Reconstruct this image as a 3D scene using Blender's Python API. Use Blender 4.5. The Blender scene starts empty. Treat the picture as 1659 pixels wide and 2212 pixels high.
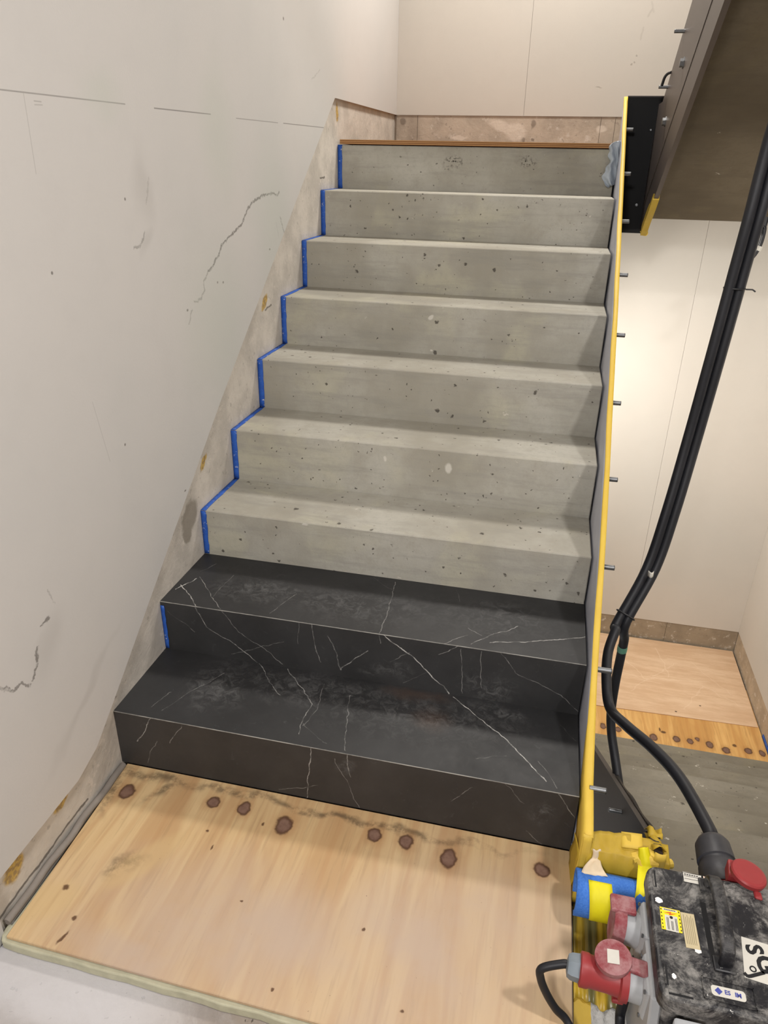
import bpy, bmesh, math, random
from mathutils import Vector, Matrix
random.seed(7)
SC = bpy.context.scene
COL = SC.collection
PI = math.pi
# ------------------------------------------------------------------ camera, world, lights
cd = bpy.data.cameras.new('camera'); cam = bpy.data.objects.new('camera', cd); COL.objects.link(cam)
cam.location = (0.954, -1.058, 1.436)
pan, tilt, roll = math.radians(12.3557), math.radians(-25.7071), math.radians(1.2266)
fw = Vector((-math.sin(pan)*math.cos(tilt), math.cos(pan)*math.cos(tilt), math.sin(tilt)))
rt = Vector((math.cos(pan), math.sin(pan), 0)); up = rt.cross(fw)
r2 = rt*math.cos(roll)+up*math.sin(roll); u2 = up*math.cos(roll)-rt*math.sin(roll)
M = Matrix((r2, u2, -fw)).transposed().to_4x4(); M.translation = cam.location
cam.matrix_world = M
cd.sensor_fit = 'VERTICAL'; cd.sensor_height = 24; cd.lens = 24*1573.375/2212
cd.clip_start = 0.02
SC.camera = cam
SC.view_settings.view_transform = 'Standard'; SC.view_settings.look = 'None'
SC.view_settings.gamma = 1; SC.view_settings.use_curve_mapping = False
SC.view_settings.exposure = 0.0
SC.cycles.adaptive_threshold = 0.03; SC.cycles.max_bounces = 6; SC.cycles.caustics_reflective = False; SC.cycles.caustics_refractive = False
w = bpy.data.worlds.new('world'); SC.world = w; w.use_nodes = True
w.node_tree.nodes['Background'].inputs[0].default_value = (1.0, 0.97, 0.94, 1)
w.node_tree.nodes['Background'].inputs[1].default_value = 0.55

def lamp(name, loc, power, size, color, target=None):
    l = bpy.data.lights.new(name, 'AREA'); l.shape = 'DISK'; l.size = size; l.energy = power; l.color = color
    o = bpy.data.objects.new(name, l); COL.objects.link(o); o.location = loc
    if target is not None:
        o.rotation_euler = (Vector(target)-Vector(loc)).to_track_quat('-Z', 'Y').to_euler()
    return o
lamp('landing_light', (2.05, -0.75, 2.75), 36, 0.2, (1.0, 0.965, 0.94), (1.3, 0.2, 0))
lamp('landing_fill_left', (0.62, -2.2, 2.2), 44, 0.3, (1.0, 0.975, 0.965), (0.55, 0.1, 0.3))  # added fill behind the viewer, lifts the risers and stringer film
lamp('upper_landing_light', (0.85, 2.78, 3.45), 64, 0.42, (1.0, 0.945, 0.875), (0.80, 1.0, 0))
lamp('half_landing_light', (1.55, 2.55, 1.2), 4, 0.2, (1.0, 0.94, 0.86), (2.2, 2.8, -1.2))
lamp('half_landing_fill_left', (0.70, 2.70, 0.55), 26, 0.25, (1.0, 0.94, 0.86), (2.4, 2.95, -1.0))  # added fill hidden under the main flight, brightens the lower right wall
lamp('lower_flight_fill', (2.05, 1.2, 1.12), 14, 0.25, (1.0, 0.95, 0.88), (2.25, 2.9, -0.9))  # added fill out of view, evens the brightness of the lower walls

# ------------------------------------------------------------------ mesh helpers
class MB:
    def __init__(s): s.v = []; s.f = []; s.m = []; s.sm = []
    def add(s, vs, fs, mi=0, smooth=False):
        b = len(s.v); s.v += [tuple(v) for v in vs]
        for f in fs: s.f.append(tuple(i+b for i in f)); s.m.append(mi); s.sm.append(smooth)
        return s
    def box(s, x0, x1, y0, y1, z0, z1, mi=0):
        return s.add([(x0,y0,z0),(x1,y0,z0),(x1,y1,z0),(x0,y1,z0),(x0,y0,z1),(x1,y0,z1),(x1,y1,z1),(x0,y1,z1)],
                     [(0,3,2,1),(4,5,6,7),(0,1,5,4),(1,2,6,5),(2,3,7,6),(3,0,4,7)], mi)
    def prism(s, pts, a0, a1, axis='x', mi=0):
        # pts: closed polygon in the two other axes (x: (y,z); y: (x,z); z: (x,y))
        def mk(a, p): return {'x': (a, p[0], p[1]), 'y': (p[0], a, p[1]), 'z': (p[0], p[1], a)}[axis]
        n = len(pts); vs = [mk(a0, p) for p in pts]+[mk(a1, p) for p in pts]
        ar = sum(pts[i][0]*pts[(i+1) % n][1]-pts[(i+1) % n][0]*pts[i][1] for i in range(n))
        fl = (ar > 0) != (axis == 'y')
        if a1 < a0: fl = not fl
        fs = [tuple(range(n))[::-1] if fl else tuple(range(n)), tuple(range(n, 2*n)) if fl else tuple(range(n, 2*n))[::-1]]
        for i in range(n):
            j = (i+1) % n
            fs.append((i, j, n+j, n+i) if fl else (j, i, n+i, n+j))
        return s.add(vs, fs, mi)
    def tube(s, pts, r, n=12, mi=0, cap=True, smooth=True):
        pts = [Vector(p) for p in pts]; N = len(pts)
        rs = r if isinstance(r, (list, tuple)) else [r]*N
        t0 = (pts[1]-pts[0]).normalized()
        a = t0.orthogonal().normalized(); vs = []
        for i in range(N):
            t = (pts[min(i+1, N-1)]-pts[max(i-1, 0)])
            t = t.normalized() if t.length > 1e-9 else t0
            a = (a-t*a.dot(t)).normalized(); b = t.cross(a)
            for k in range(n):
                an = 2*PI*k/n; vs.append(pts[i]+(a*math.cos(an)+b*math.sin(an))*rs[i])
        fs = [(i*n+k, i*n+(k+1) % n, (i+1)*n+(k+1) % n, (i+1)*n+k) for i in range(N-1) for k in range(n)]
        s.add(vs, fs, mi, smooth)
        if cap:
            s.add(vs[:n], [tuple(range(n))[::-1]], mi); s.add(vs[-n:], [tuple(range(n))], mi)
        return s
    def lathe(s, o, d, prof, n=24, mi=0):
        # prof: (distance along d, radius); radius 0 closes
        o = Vector(o); d = Vector(d).normalized(); a = d.orthogonal().normalized(); b = d.cross(a)
        vs = []; fs = []
        for h, r in prof:
            for k in range(n):
                an = 2*PI*k/n; vs.append(o+d*h+(a*math.cos(an)+b*math.sin(an))*max(r, 1e-5))
        for i in range(len(prof)-1):
            for k in range(n): fs.append((i*n+k, i*n+(k+1) % n, (i+1)*n+(k+1) % n, (i+1)*n+k))
        fs.append(tuple(range(n))[::-1]); fs.append(tuple(range((len(prof)-1)*n, len(prof)*n)))
        return s.add(vs, fs, mi)
    def sheet(s, fn, nu, nv, th=0.0, mi=0, smooth=True):
        # fn(u,v) -> point for u,v in 0..1 ; th: thickness along the normal
        P = [[Vector(fn(i/nu, j/nv)) for j in range(nv+1)] for i in range(nu+1)]
        vs = [p for row in P for p in row]; W = nv+1
        fs = [(i*W+j, (i+1)*W+j, (i+1)*W+j+1, i*W+j+1) for i in range(nu) for j in range(nv)]
        if th:
            vs2 = []
            for i in range(nu+1):
                for j in range(nv+1):
                    du = P[min(i+1, nu)][j]-P[max(i-1, 0)][j]; dv = P[i][min(j+1, nv)]-P[i][max(j-1, 0)]
                    nn = du.cross(dv); nn = nn.normalized() if nn.length > 1e-12 else Vector((0, 0, 1))
                    vs2.append(P[i][j]-nn*th)
            B = len(vs); vs += vs2
            fs += [tuple(B+q for q in f)[::-1] for f in fs[:nu*nv]]
            edge = [(i*W, (i+1)*W) for i in range(nu)]+[((i+1)*W+nv, i*W+nv) for i in range(nu)]
            edge += [(j+1, j) for j in range(nv)]+[(nu*W+j, nu*W+j+1) for j in range(nv)]
            fs += [(b, a, B+a, B+b) for a, b in edge]
        return s.add(vs, fs, mi, smooth)

def tag(o, label=None, cat=None, group=None, kind=None):
    if label: o['label'] = label
    if cat: o['category'] = cat
    if group: o['group'] = group
    if kind: o['kind'] = kind
    return o
def wloc(o):
    v = Vector((0, 0, 0))
    while o is not None: v += o.location; o = o.parent
    return v
def thing(name, loc, label, cat, group=None):
    o = bpy.data.objects.new(name, None); COL.objects.link(o); o.location = loc; o.empty_display_size = .05
    return tag(o, label, cat, group)
def obj(name, mb, mat, parent=None, bevel=0, seg=2, label=None, kind=None, auto=True):
    """mb is in world coordinates; the mesh is stored relative to the parent's place."""
    off = wloc(parent) if parent is not None else Vector((0, 0, 0))
    me = bpy.data.meshes.new(name)
    me.from_pydata([Vector(v)-off for v in mb.v], [], mb.f)
    for m in (mat if isinstance(mat, (list, tuple)) else [mat]): me.materials.append(m)
    me.polygons.foreach_set('material_index', mb.m); me.polygons.foreach_set('use_smooth', mb.sm)
    if bevel:
        bm = bmesh.new(); bm.from_mesh(me)
        bmesh.ops.remove_doubles(bm, verts=bm.verts, dist=1e-6)
        es = [e for e in bm.edges if len(e.link_faces) == 2 and e.calc_face_angle(0) > .5]
        bmesh.ops.bevel(bm, geom=es, offset=bevel, segments=seg, affect='EDGES', profile=.5, clamp_overlap=True)
        bmesh.ops.recalc_face_normals(bm, faces=bm.faces)
        for f in bm.faces: f.smooth = False
        bm.to_mesh(me); bm.free()
    me.update()
    o = bpy.data.objects.new(name, me); COL.objects.link(o)
    if parent is not None: o.parent = parent
    return tag(o, label, None, None, kind)
def lathe_smooth(o, ang=40):
    me = o.data; bm = bmesh.new(); bm.from_mesh(me)
    for f in bm.faces: f.smooth = len(f.verts) == 4
    for e in bm.edges: e.smooth = not (len(e.link_faces) == 2 and e.calc_face_angle(0) > math.radians(ang))
    bm.to_mesh(me); bm.free(); return o
def catmull(P, n=8):
    P = [Vector(p) for p in P]; Q = [2*P[0]-P[1]]+P+[2*P[-1]-P[-2]]; out = []
    for i in range(1, len(Q)-2):
        a, b, c, d = Q[i-1:i+3]
        for k in range(n):
            t = k/n
            out.append(.5*((2*b)+(c-a)*t+(2*a-5*b+4*c-d)*t*t+(3*b-a-3*c+d)*t**3))
    return out+[P[-1]]
def hull_poly(pts):  # rounded rectangle corners
    return pts
def rrect(x0, x1, y0, y1, r, n=5):
    out = []
    for cx, cy, a0 in ((x1-r, y0+r, -PI/2), (x1-r, y1-r, 0), (x0+r, y1-r, PI/2), (x0+r, y0+r, PI)):
        for k in range(n+1):
            a = a0+PI/2*k/n; out.append((cx+r*math.cos(a), cy+r*math.sin(a)))
    return out
def text_mb(body, size, loc, rotz, th=.0003, bold=0):
    c = bpy.data.curves.new('t', 'FONT'); c.body = body; c.size = size; c.align_x = 'CENTER'; c.align_y = 'CENTER'
    c.extrude = th; c.resolution_u = 3; c.offset = bold
    o = bpy.data.objects.new('t', c); COL.objects.link(o)
    dg = bpy.context.evaluated_depsgraph_get(); me = bpy.data.meshes.new_from_object(o.evaluated_get(dg))
    mb = MB(); R = Matrix.Rotation(rotz, 3, 'Z')
    mb.add([R @ v.co+Vector(loc) for v in me.vertices], [tuple(p.vertices) for p in me.polygons])
    bpy.data.objects.remove(o); bpy.data.meshes.remove(me); bpy.data.curves.remove(c)
    return mb

# ------------------------------------------------------------------ material helpers
def lin(r, g, b):
    f = lambda c: (c/255/12.92) if c/255 <= .04045 else ((c/255+.055)/1.055)**2.4
    return (f(r), f(g), f(b), 1)
class NT:
    def __init__(s, name, rough=.6, metal=0.0, spec=.5):
        s.mat = bpy.data.materials.new(name); s.mat.use_nodes = True
        s.t = s.mat.node_tree; s.N = s.t.nodes; s.L = s.t.links
        s.b = s.N['Principled BSDF']; s.b.inputs['Roughness'].default_value = rough
        s.b.inputs['Metallic'].default_value = metal; s.b.inputs['Specular IOR Level'].default_value = spec
        s.pos = s.N.new('ShaderNodeNewGeometry').outputs['Position']
    def inp(s, sock, v):
        if hasattr(v, 'is_output') and v.is_output: s.L.new(v, sock)
        else: sock.default_value = v
    def math(s, op, a, b=0.0, clamp=False):
        n = s.N.new('ShaderNodeMath'); n.operation = op; n.use_clamp = clamp
        s.inp(n.inputs[0], a); s.inp(n.inputs[1], b); return n.outputs[0]
    def vmath(s, op, a, b=None, scale=None):
        n = s.N.new('ShaderNodeVectorMath'); n.operation = op; s.inp(n.inputs[0], a)
        if b is not None: s.inp(n.inputs[1], b)
        if scale is not None: s.inp(n.inputs['Scale'], scale)
        return n.outputs['Value'] if op in ('LENGTH', 'DISTANCE', 'DOT_PRODUCT') else n.outputs[0]
    def mapped(s, scale=(1, 1, 1), loc=(0, 0, 0), rot=(0, 0, 0), vec=None):
        n = s.N.new('ShaderNodeMapping'); s.L.new(vec or s.pos, n.inputs[0])
        n.inputs['Scale'].default_value = scale; n.inputs['Location'].default_value = loc; n.inputs['Rotation'].default_value = rot
        return n.outputs[0]
    def noise(s, scale, detail=4, rough=.55, vec=None, dist=0):
        n = s.N.new('ShaderNodeTexNoise'); s.L.new(vec or s.pos, n.inputs['Vector'])
        n.inputs['Scale'].default_value = scale; n.inputs['Detail'].default_value = detail
        n.inputs['Roughness'].default_value = rough; n.inputs['Distortion'].default_value = dist
        return n.outputs['Fac']
    def noise_c(s, scale, detail=2, vec=None):
        n = s.N.new('ShaderNodeTexNoise'); s.L.new(vec or s.pos, n.inputs['Vector'])
        n.inputs['Scale'].default_value = scale; n.inputs['Detail'].default_value = detail
        return n.outputs['Color']
    def step(s, v, a, b, lo=0.0, hi=1.0):
        n = s.N.new('ShaderNodeMapRange'); n.interpolation_type = 'SMOOTHSTEP'
        s.inp(n.inputs[0], v); n.inputs[1].default_value = a; n.inputs[2].default_value = b
        n.inputs[3].default_value = lo; n.inputs[4].default_value = hi; return n.outputs[0]
    def mix(s, fac, a, b, mode='MIX'):
        n = s.N.new('ShaderNodeMix'); n.data_type = 'RGBA'; n.blend_type = mode
        s.inp(n.inputs[0], fac); s.inp(n.inputs[6], a); s.inp(n.inputs[7], b); return n.outputs[2]
    def flat(s, axes, warp=None):
        """2-D working point from two world axes, optionally warped by noise"""
        p = s.pos
        if warp:
            for sc, amp in warp:
                c = s.vmath('SUBTRACT', s.noise_c(sc), (.5, .5, .5))
                p = s.vmath('ADD', p, s.vmath('SCALE', c, scale=amp))
        sp = s.N.new('ShaderNodeSeparateXYZ'); s.L.new(p, sp.inputs[0])
        cb = s.N.new('ShaderNodeCombineXYZ')
        s.L.new(sp.outputs[axes[0].upper()], cb.inputs[0]); s.L.new(sp.outputs[axes[1].upper()], cb.inputs[1])
        return cb.outputs[0]
    def seg(s, p, a, b, wd):
        n = s.N.new('ShaderNodeMapping'); n.vector_type = 'TEXTURE'; s.L.new(p, n.inputs[0])
        d = (b[0]-a[0], b[1]-a[1]); ln = math.hypot(*d)
        n.inputs['Location'].default_value = (a[0], a[1], 0); n.inputs['Rotation'].default_value = (0, 0, math.atan2(d[1], d[0]))
        q = n.outputs[0]
        c = s.vmath('MAXIMUM', s.vmath('MINIMUM', q, (ln, 0, 0)), (0, 0, 0))
        return s.step(s.vmath('DISTANCE', q, c), wd*.35, wd, 1.0, 0.0)
    def lines(s, p, chains, wd):
        out = None
        for wgt, pts in chains:
            for a, b in zip(pts, pts[1:]):
                m = s.math('MULTIPLY', s.seg(p, a, b, wd*(.6+.5*wgt)), wgt)
                out = m if out is None else s.math('MAXIMUM', out, m)
        return out
    def blob(s, p, c, rx, ry, ang=0, soft=.5):
        n = s.N.new('ShaderNodeMapping'); n.vector_type = 'TEXTURE'; s.L.new(p, n.inputs[0])
        n.inputs['Location'].default_value = (c[0], c[1], 0); n.inputs['Rotation'].default_value = (0, 0, ang)
        n.inputs['Scale'].default_value = (rx, ry, 1)
        return s.step(s.vmath('LENGTH', n.outputs[0]), 1-soft, 1+soft*.3, 1.0, 0.0)
    def blobs(s, p, L, soft=.5):
        out = None
        for q in L:
            m = s.blob(p, q[0], q[1], q[2], q[3] if len(q) > 3 else 0, soft)
            out = m if out is None else s.math('MAXIMUM', out, m)
        return out
    def color(s, c): s.inp(s.b.inputs['Base Color'], c); return s
    def rough(s, v): s.inp(s.b.inputs['Roughness'], v); return s
    def bump(s, h, dist=.002, strength=.6):
        n = s.N.new('ShaderNodeBump'); n.inputs['Distance'].default_value = dist; n.inputs['Strength'].default_value = strength
        s.L.new(h, n.inputs['Height']); s.L.new(n.outputs[0], s.b.inputs['Normal']); return s

def plain(name, c, rough=.5, metal=0, spec=.5, var=.12, sc=40, bump=0):
    t = NT(name, rough, metal, spec)
    f = t.noise(sc, 4)
    dark = tuple(x*(1-var) for x in c[:3])+(1,); lite = tuple(min(1, x*(1+var)) for x in c[:3])+(1,)
    t.color(t.mix(f, dark, lite))
    if bump: t.bump(f, bump, .5)
    return t.mat

# ---- surfaces
def wall_paint(name, base, marks=None):
    t = NT(name, .75, 0, .25)
    big = t.noise(1.1, 3, .5); fine = t.noise(9, 5, .6)
    c = t.mix(t.step(big, .35, .7), base, tuple(x*k for x, k in zip(base[:3], (.93, .95, .96)))+(1,))
    c = t.mix(t.math('MULTIPLY', t.step(fine, .45, .75), .18), c, tuple(x*.9 for x in base[:3])+(1,))
    if marks: c = marks(t, c)
    t.color(c); t.bump(t.noise(160, 3, .6), .0006, .35)
    return t.mat
def left_marks(t, c):
    p0 = t.flat('yz'); pw = t.flat('yz', [(55, .018), (260, .006)])
    pencil = t.lines(p0, [(.75, [(-.5, 1.527), (.184, 1.533), (.580, 1.537)]), (.9, [(.707, 1.537), (1.011, 1.541)]), (.7, [(1.182, 1.540), (1.526, 1.544)]),
                          (.9, [(1.579, 1.545), (2.095, 1.551)]), (.35, [(.244, 1.533), (.241, 1.403)]), (.5, [(.27, 1.522), (.29, 1.522)]), (.4, [(.27, 1.516), (.292, 1.517)]),
                          (.3, [(.30, .95), (.33, .80)]), (.3, [(1.1, 2.0), (1.16, 1.93)])], .0019)
    c = t.mix(t.math('MULTIPLY', pencil, .62), c, lin(70, 64, 58))
    sq = [(1.0, [(1.513, 1.335), (1.50, 1.327), (1.43, 1.332), (1.370, 1.329), (1.282, 1.317), (1.229, 1.296), (1.200, 1.272), (1.167, 1.250), (1.112, 1.234), (1.059, 1.220),
                 (1.018, 1.207), (.995, 1.184), (.959, 1.163), (.920, 1.145)]), (.6, [(.920, 1.145), (.887, 1.128), (.885, 1.103), (.863, 1.082), (.819, 1.079)]),
          (.5, [(.80, 1.06), (.775, 1.03)]), (1.0, [(.036, .560), (.010, .560)]), (1.0, [(-.014, .519), (-.028, .482), (-.045, .46)]), (.9, [(-.055, .455), (-.077, .478), (-.098, .477), (-.128, .507), (-.2, .51)]),
          (.8, [(1.513, 1.256), (1.552, 1.190)]), (.35, [(1.47, 1.24), (1.49, 1.19)]), (.6, [(.600, 1.276), (.578, 1.248), (.547, 1.245)]), (.3, [(.644, 1.390), (.621, 1.336)]), (.3, [(1.9, 1.70), (2.0, 1.74)]),
          (.4, [(.05, .62), (.06, .58)])]
    m = t.math('MULTIPLY', t.lines(pw, sq, .0045), t.step(t.noise(60, 3, .7), .35, .5, .35, 1))
    c = t.mix(t.math('MULTIPLY', m, .68), c, lin(84, 78, 72))
    d = t.blobs(p0, [((.775, 1.065), .006, .004), ((.974, 1.110), .005, .004), ((1.012, 1.105), .006, .004), ((.533, 1.349), .004, .004), ((.238, 1.228), .004, .004), ((.399, .816), .004, .004),
                     ((1.615, 1.846), .006, .006), ((.659, .584), .007, .003), ((1.40, 1.16), .007, .004)])
    c = t.mix(t.math('MULTIPLY', d, .7), c, lin(80, 72, 64))
    sm = t.blobs(t.flat('yz', [(8, .1)]), [((.60, 1.26), .05, .02, .9), ((.02, .50), .09, .05, .9), ((.62, 1.38), .05, .1), ((.1, .3), .2, .02, .5)], .9)
    c = t.mix(t.math('MULTIPLY', sm, .13), c, lin(110, 102, 94))
    pt = t.blobs(t.flat('yz', [(5, .12)]), [((1.05, 1.5), .12, .2), ((1.45, 1.25), .2, .28), ((.95, 1.0), .25, .3, .5), ((.5, 1.55), .1, .06)], .9)   # filler patches, faintly green
    return t.mix(t.math('MULTIPLY', pt, .30), c, lin(186, 192, 180))
WALLC = (.60, .578, .555, 1)
M_wall_left = wall_paint('wall_paint_left', WALLC, left_marks)
def back_marks(t, c):
    pw = t.flat('xz', [(60, .01)])
    m = t.lines(pw, [(.4, [(1.268, 2.135), (1.252, 2.103)]), (.35, [(1.238, 2.055), (1.231, 2.007)]), (.3, [(1.26, 2.16), (1.275, 2.12)])], .008)
    m = t.math('MAXIMUM', m, t.blobs(pw, [((1.218, 1.908), .006, .006), ((1.205, 1.90), .006, .005), ((1.224, 1.938), .005, .005), ((1.06, 1.80), .02, .003, -.2)]))
    return t.mix(t.math('MULTIPLY', m, .4), c, lin(110, 100, 90))
M_wall_back = wall_paint('wall_paint_back', (.60, .56, .505, 1), back_marks)
M_wall = wall_paint('wall_paint', (.60, .562, .51, 1))

def band_mat(name, base, axes, extra=None):
    t = NT(name, .85, 0, .2)
    p = t.flat(axes, [(30, .03)])
    c = t.mix(t.step(t.noise(7, 5, .6), .35, .65), base, tuple(x*.78 for x in base[:3])+(1,))
    c = t.mix(t.math('MULTIPLY', t.step(t.noise(22, 6, .7), .56, .66), .6), c, lin(214, 205, 194))
    c = t.mix(t.math('MULTIPLY', t.step(t.noise(48, 4, .6), .62, .7), .5), c, tuple(x*.5 for x in base[:3])+(1,))
    if extra: c = extra(t, c)
    t.color(c); t.bump(t.noise(60, 5, .7), .003, .6)
    return t.mat
def band_left_extra(t, c):
    p = t.flat('yz', [(45, .02)]); p0 = t.flat('yz')
    o = t.blobs(p, [((.262, .265), .034, .016, .72), ((.806, .612), .034, .015, .68), ((1.358, .99), .038, .018, .7), ((2.27, 1.615), .02, .04), ((-.035, .104), .03, .02, .3), ((-.20, .085), .034, .032, .3)], .3)
    c = t.mix(t.math('MULTIPLY', o, .85), c, t.mix(t.step(t.noise(90, 3), .4, .6), lin(196, 160, 62), lin(148, 118, 60)))
    g = t.blobs(p, [((.690, .485), .06, .045, .7), ((.665, .44), .03, .03)], .25)
    c = t.mix(t.math('MULTIPLY', g, .75), c, lin(132, 124, 112))
    d = t.lines(t.flat('yz', [(40, .012)]), [(.9, [(-.28, .014), (-.2, .02), (-.12, .018), (-.03, .026), (.05, .022)]), (.8, [(1.36, .965), (1.42, .972)]), (.9, [(2.02, 1.37), (2.08, 1.372)]), (.6, [(.15, .19), (.22, .2)])], .005)
    return t.mix(t.math('MULTIPLY', d, .8), c, lin(58, 50, 44))
M_band_left = band_mat('bare_wall_left', lin(206, 199, 189), 'yz', band_left_extra)
def band_back_extra(t, c):
    p = t.flat('xz', [(40, .015)])
    d = t.blobs(p, [((.036, 1.636), .019, .021), ((.746, 1.630), .016, .02), ((.701, 1.553), .01, .012), ((.75, 1.556), .012, .008)], .4)
    c = t.mix(t.math('MULTIPLY', d, .65), c, lin(112, 100, 90))
    wv = t.blobs(p, [((.596, 1.613), .10, .03, -.3), ((.66, 1.59), .06, .05), ((1.1, 1.61), .03, .02), ((.35, 1.56), .05, .012)], .4)
    c = t.mix(t.math('MULTIPLY', wv, .55), c, lin(226, 214, 200))
    s = t.lines(t.flat('xz', [(30, .01)]), [(.7, [(.10, 1.665), (.10, 1.52)]), (.5, [(-.02, 1.66), (-.02, 1.5)])], .05)
    return t.mix(t.math('MULTIPLY', s, .3), c, lin(120, 108, 96))
M_band_back = band_mat('bare_board_back', lin(190, 176, 160), 'xz', band_back_extra)
M_band_low = band_mat('bare_board_low', lin(160, 146, 126), 'xz')
M_band_right = band_mat('bare_board_right', lin(188, 172, 150), 'yz')

def concrete(name, base, pits=True, extra=None, streak=True, pitsc=34, splat=.6):
    t = NT(name, .8, 0, .3)
    c = t.mix(t.step(t.noise(2.6, 4, .6), .32, .68), base, tuple(x*k for x, k in zip(base[:3], (.72, .70, .66)))+(1,))
    c = t.mix(t.math('MULTIPLY', t.step(t.noise(11, 8, .72), .45, .72), .5), c, tuple(x*k for x, k in zip(base[:3], (.70, .67, .62)))+(1,))
    c = t.mix(t.math('MULTIPLY', t.step(t.noise(4.2, 3, .5, dist=.5), .55, .72), .5), c, tuple(x*k for x, k in zip(base[:3], (1.10, 1.08, .93)))+(1,))
    if streak:
        v = t.mapped((3.0, 14, 26))
        c = t.mix(t.math('MULTIPLY', t.step(t.noise(1.0, 6, .7, v), .46, .72), .6), c, tuple(x*.62 for x in base[:3])+(1,))
    c = t.mix(t.math('MULTIPLY', t.step(t.noise(70, 5, .75), .48, .68), .32), c, tuple(x*.7 for x in base[:3])+(1,))
    c = t.mix(t.math('MULTIPLY', t.step(t.noise(16, 7, .75), .67-.05*(splat-.6), .71-.03*(splat-.6)), min(.8, splat)), c, lin(214, 208, 196))
    h = t.noise(120, 5, .7)
    if pits:
        wp = t.vmath('ADD', t.pos, t.vmath('SCALE', t.vmath('SUBTRACT', t.noise_c(110, 3), (.5, .5, .5)), scale=.014))
        for sc, thr, rad in ((pitsc, .72, .17), (70, .84, .2), (19, .70, .16)):
            n = t.N.new('ShaderNodeTexVoronoi'); n.inputs['Scale'].default_value = sc; t.L.new(wp, n.inputs['Vector'])
            sp = t.N.new('ShaderNodeSeparateColor'); t.L.new(n.outputs['Color'], sp.inputs[0])
            r = t.math('MULTIPLY', t.step(sp.outputs[1], 0, 1, .4, 1), rad)
            inside = t.step(t.math('SUBTRACT', n.outputs['Distance'], r), -.05, .02, 1, 0)
            m = t.math('MULTIPLY', inside, t.math('GREATER_THAN', sp.outputs[0], thr))
            c = t.mix(t.math('MULTIPLY', m, .8), c, lin(58, 52, 46)); h = t.math('SUBTRACT', h, m)
    if extra: c = extra(t, c)
    t.color(c); t.bump(h, .0015, .5)
    return t.mat
def riser_extra(t, c):
    p = t.flat('xz', [(35, .03), (150, .012)])
    k = t.math('MULTIPLY', t.blobs(p, [((.49, 1.440), .05, .022), ((.465, 1.415), .02, .008), ((.79, 1.442), .042, .022)], .9), t.step(t.noise(80, 3), .5, .58))
    k = t.math('MULTIPLY', k, t.step(t.mapped_y(), 2.2, 2.26))
    c = t.mix(t.math('MULTIPLY', k, .9), c, lin(44, 40, 36))
    p0 = t.flat('xz', [(50, .01)])
    wv = t.blobs(p0, [((.545, .945), .012, .008, .8), ((.70, .59), .012, .018), ((.50, .60), .006, .01), ((.55, .83), .005, .004), ((.32, .47), .01, .004)], .4)
    return t.mix(t.math('MULTIPLY', wv, .75), c, lin(206, 202, 192))
def mapped_y(t):
    sp = t.N.new('ShaderNodeSeparateXYZ'); t.L.new(t.pos, sp.inputs[0]); return sp.outputs['Y']
NT.mapped_y = mapped_y
CONC = lin(176, 173, 163)
M_conc = concrete('stair_concrete', CONC, True, riser_extra)
M_conc_low = concrete('lower_stair_concrete', lin(130, 124, 111), True, None, True, 20, 1.5)
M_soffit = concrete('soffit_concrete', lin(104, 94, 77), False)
def floor_extra(t, c):
    n = t.step(t.noise(7, 8, .72, dist=.4), .42, .6)
    c = t.mix(t.math('MULTIPLY', t.step(t.noise(28, 6, .75), .42, .7), .5), c, lin(128, 118, 110))
    c = t.mix(t.math('MULTIPLY', n, .45), c, lin(186, 180, 176))
    c = t.mix(t.math('MULTIPLY', t.step(t.noise(120, 4, .8), .62, .7), .5), c, lin(112, 102, 94))
    sp = t.N.new('ShaderNodeSeparateXYZ'); t.L.new(t.pos, sp.inputs[0])
    d = t.math('ADD', sp.outputs['Y'], t.math('MULTIPLY', t.noise(9, 3), .08))
    edge = t.math('MULTIPLY', t.step(d, -.43, -.32), t.step(sp.outputs['X'], .55, .25, 0, 1))
    return t.mix(t.math('MULTIPLY', edge, .75), c, lin(200, 199, 202))
M_floor = concrete('floor_screed', lin(164, 154, 147), True, floor_extra, False, 48)

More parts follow.
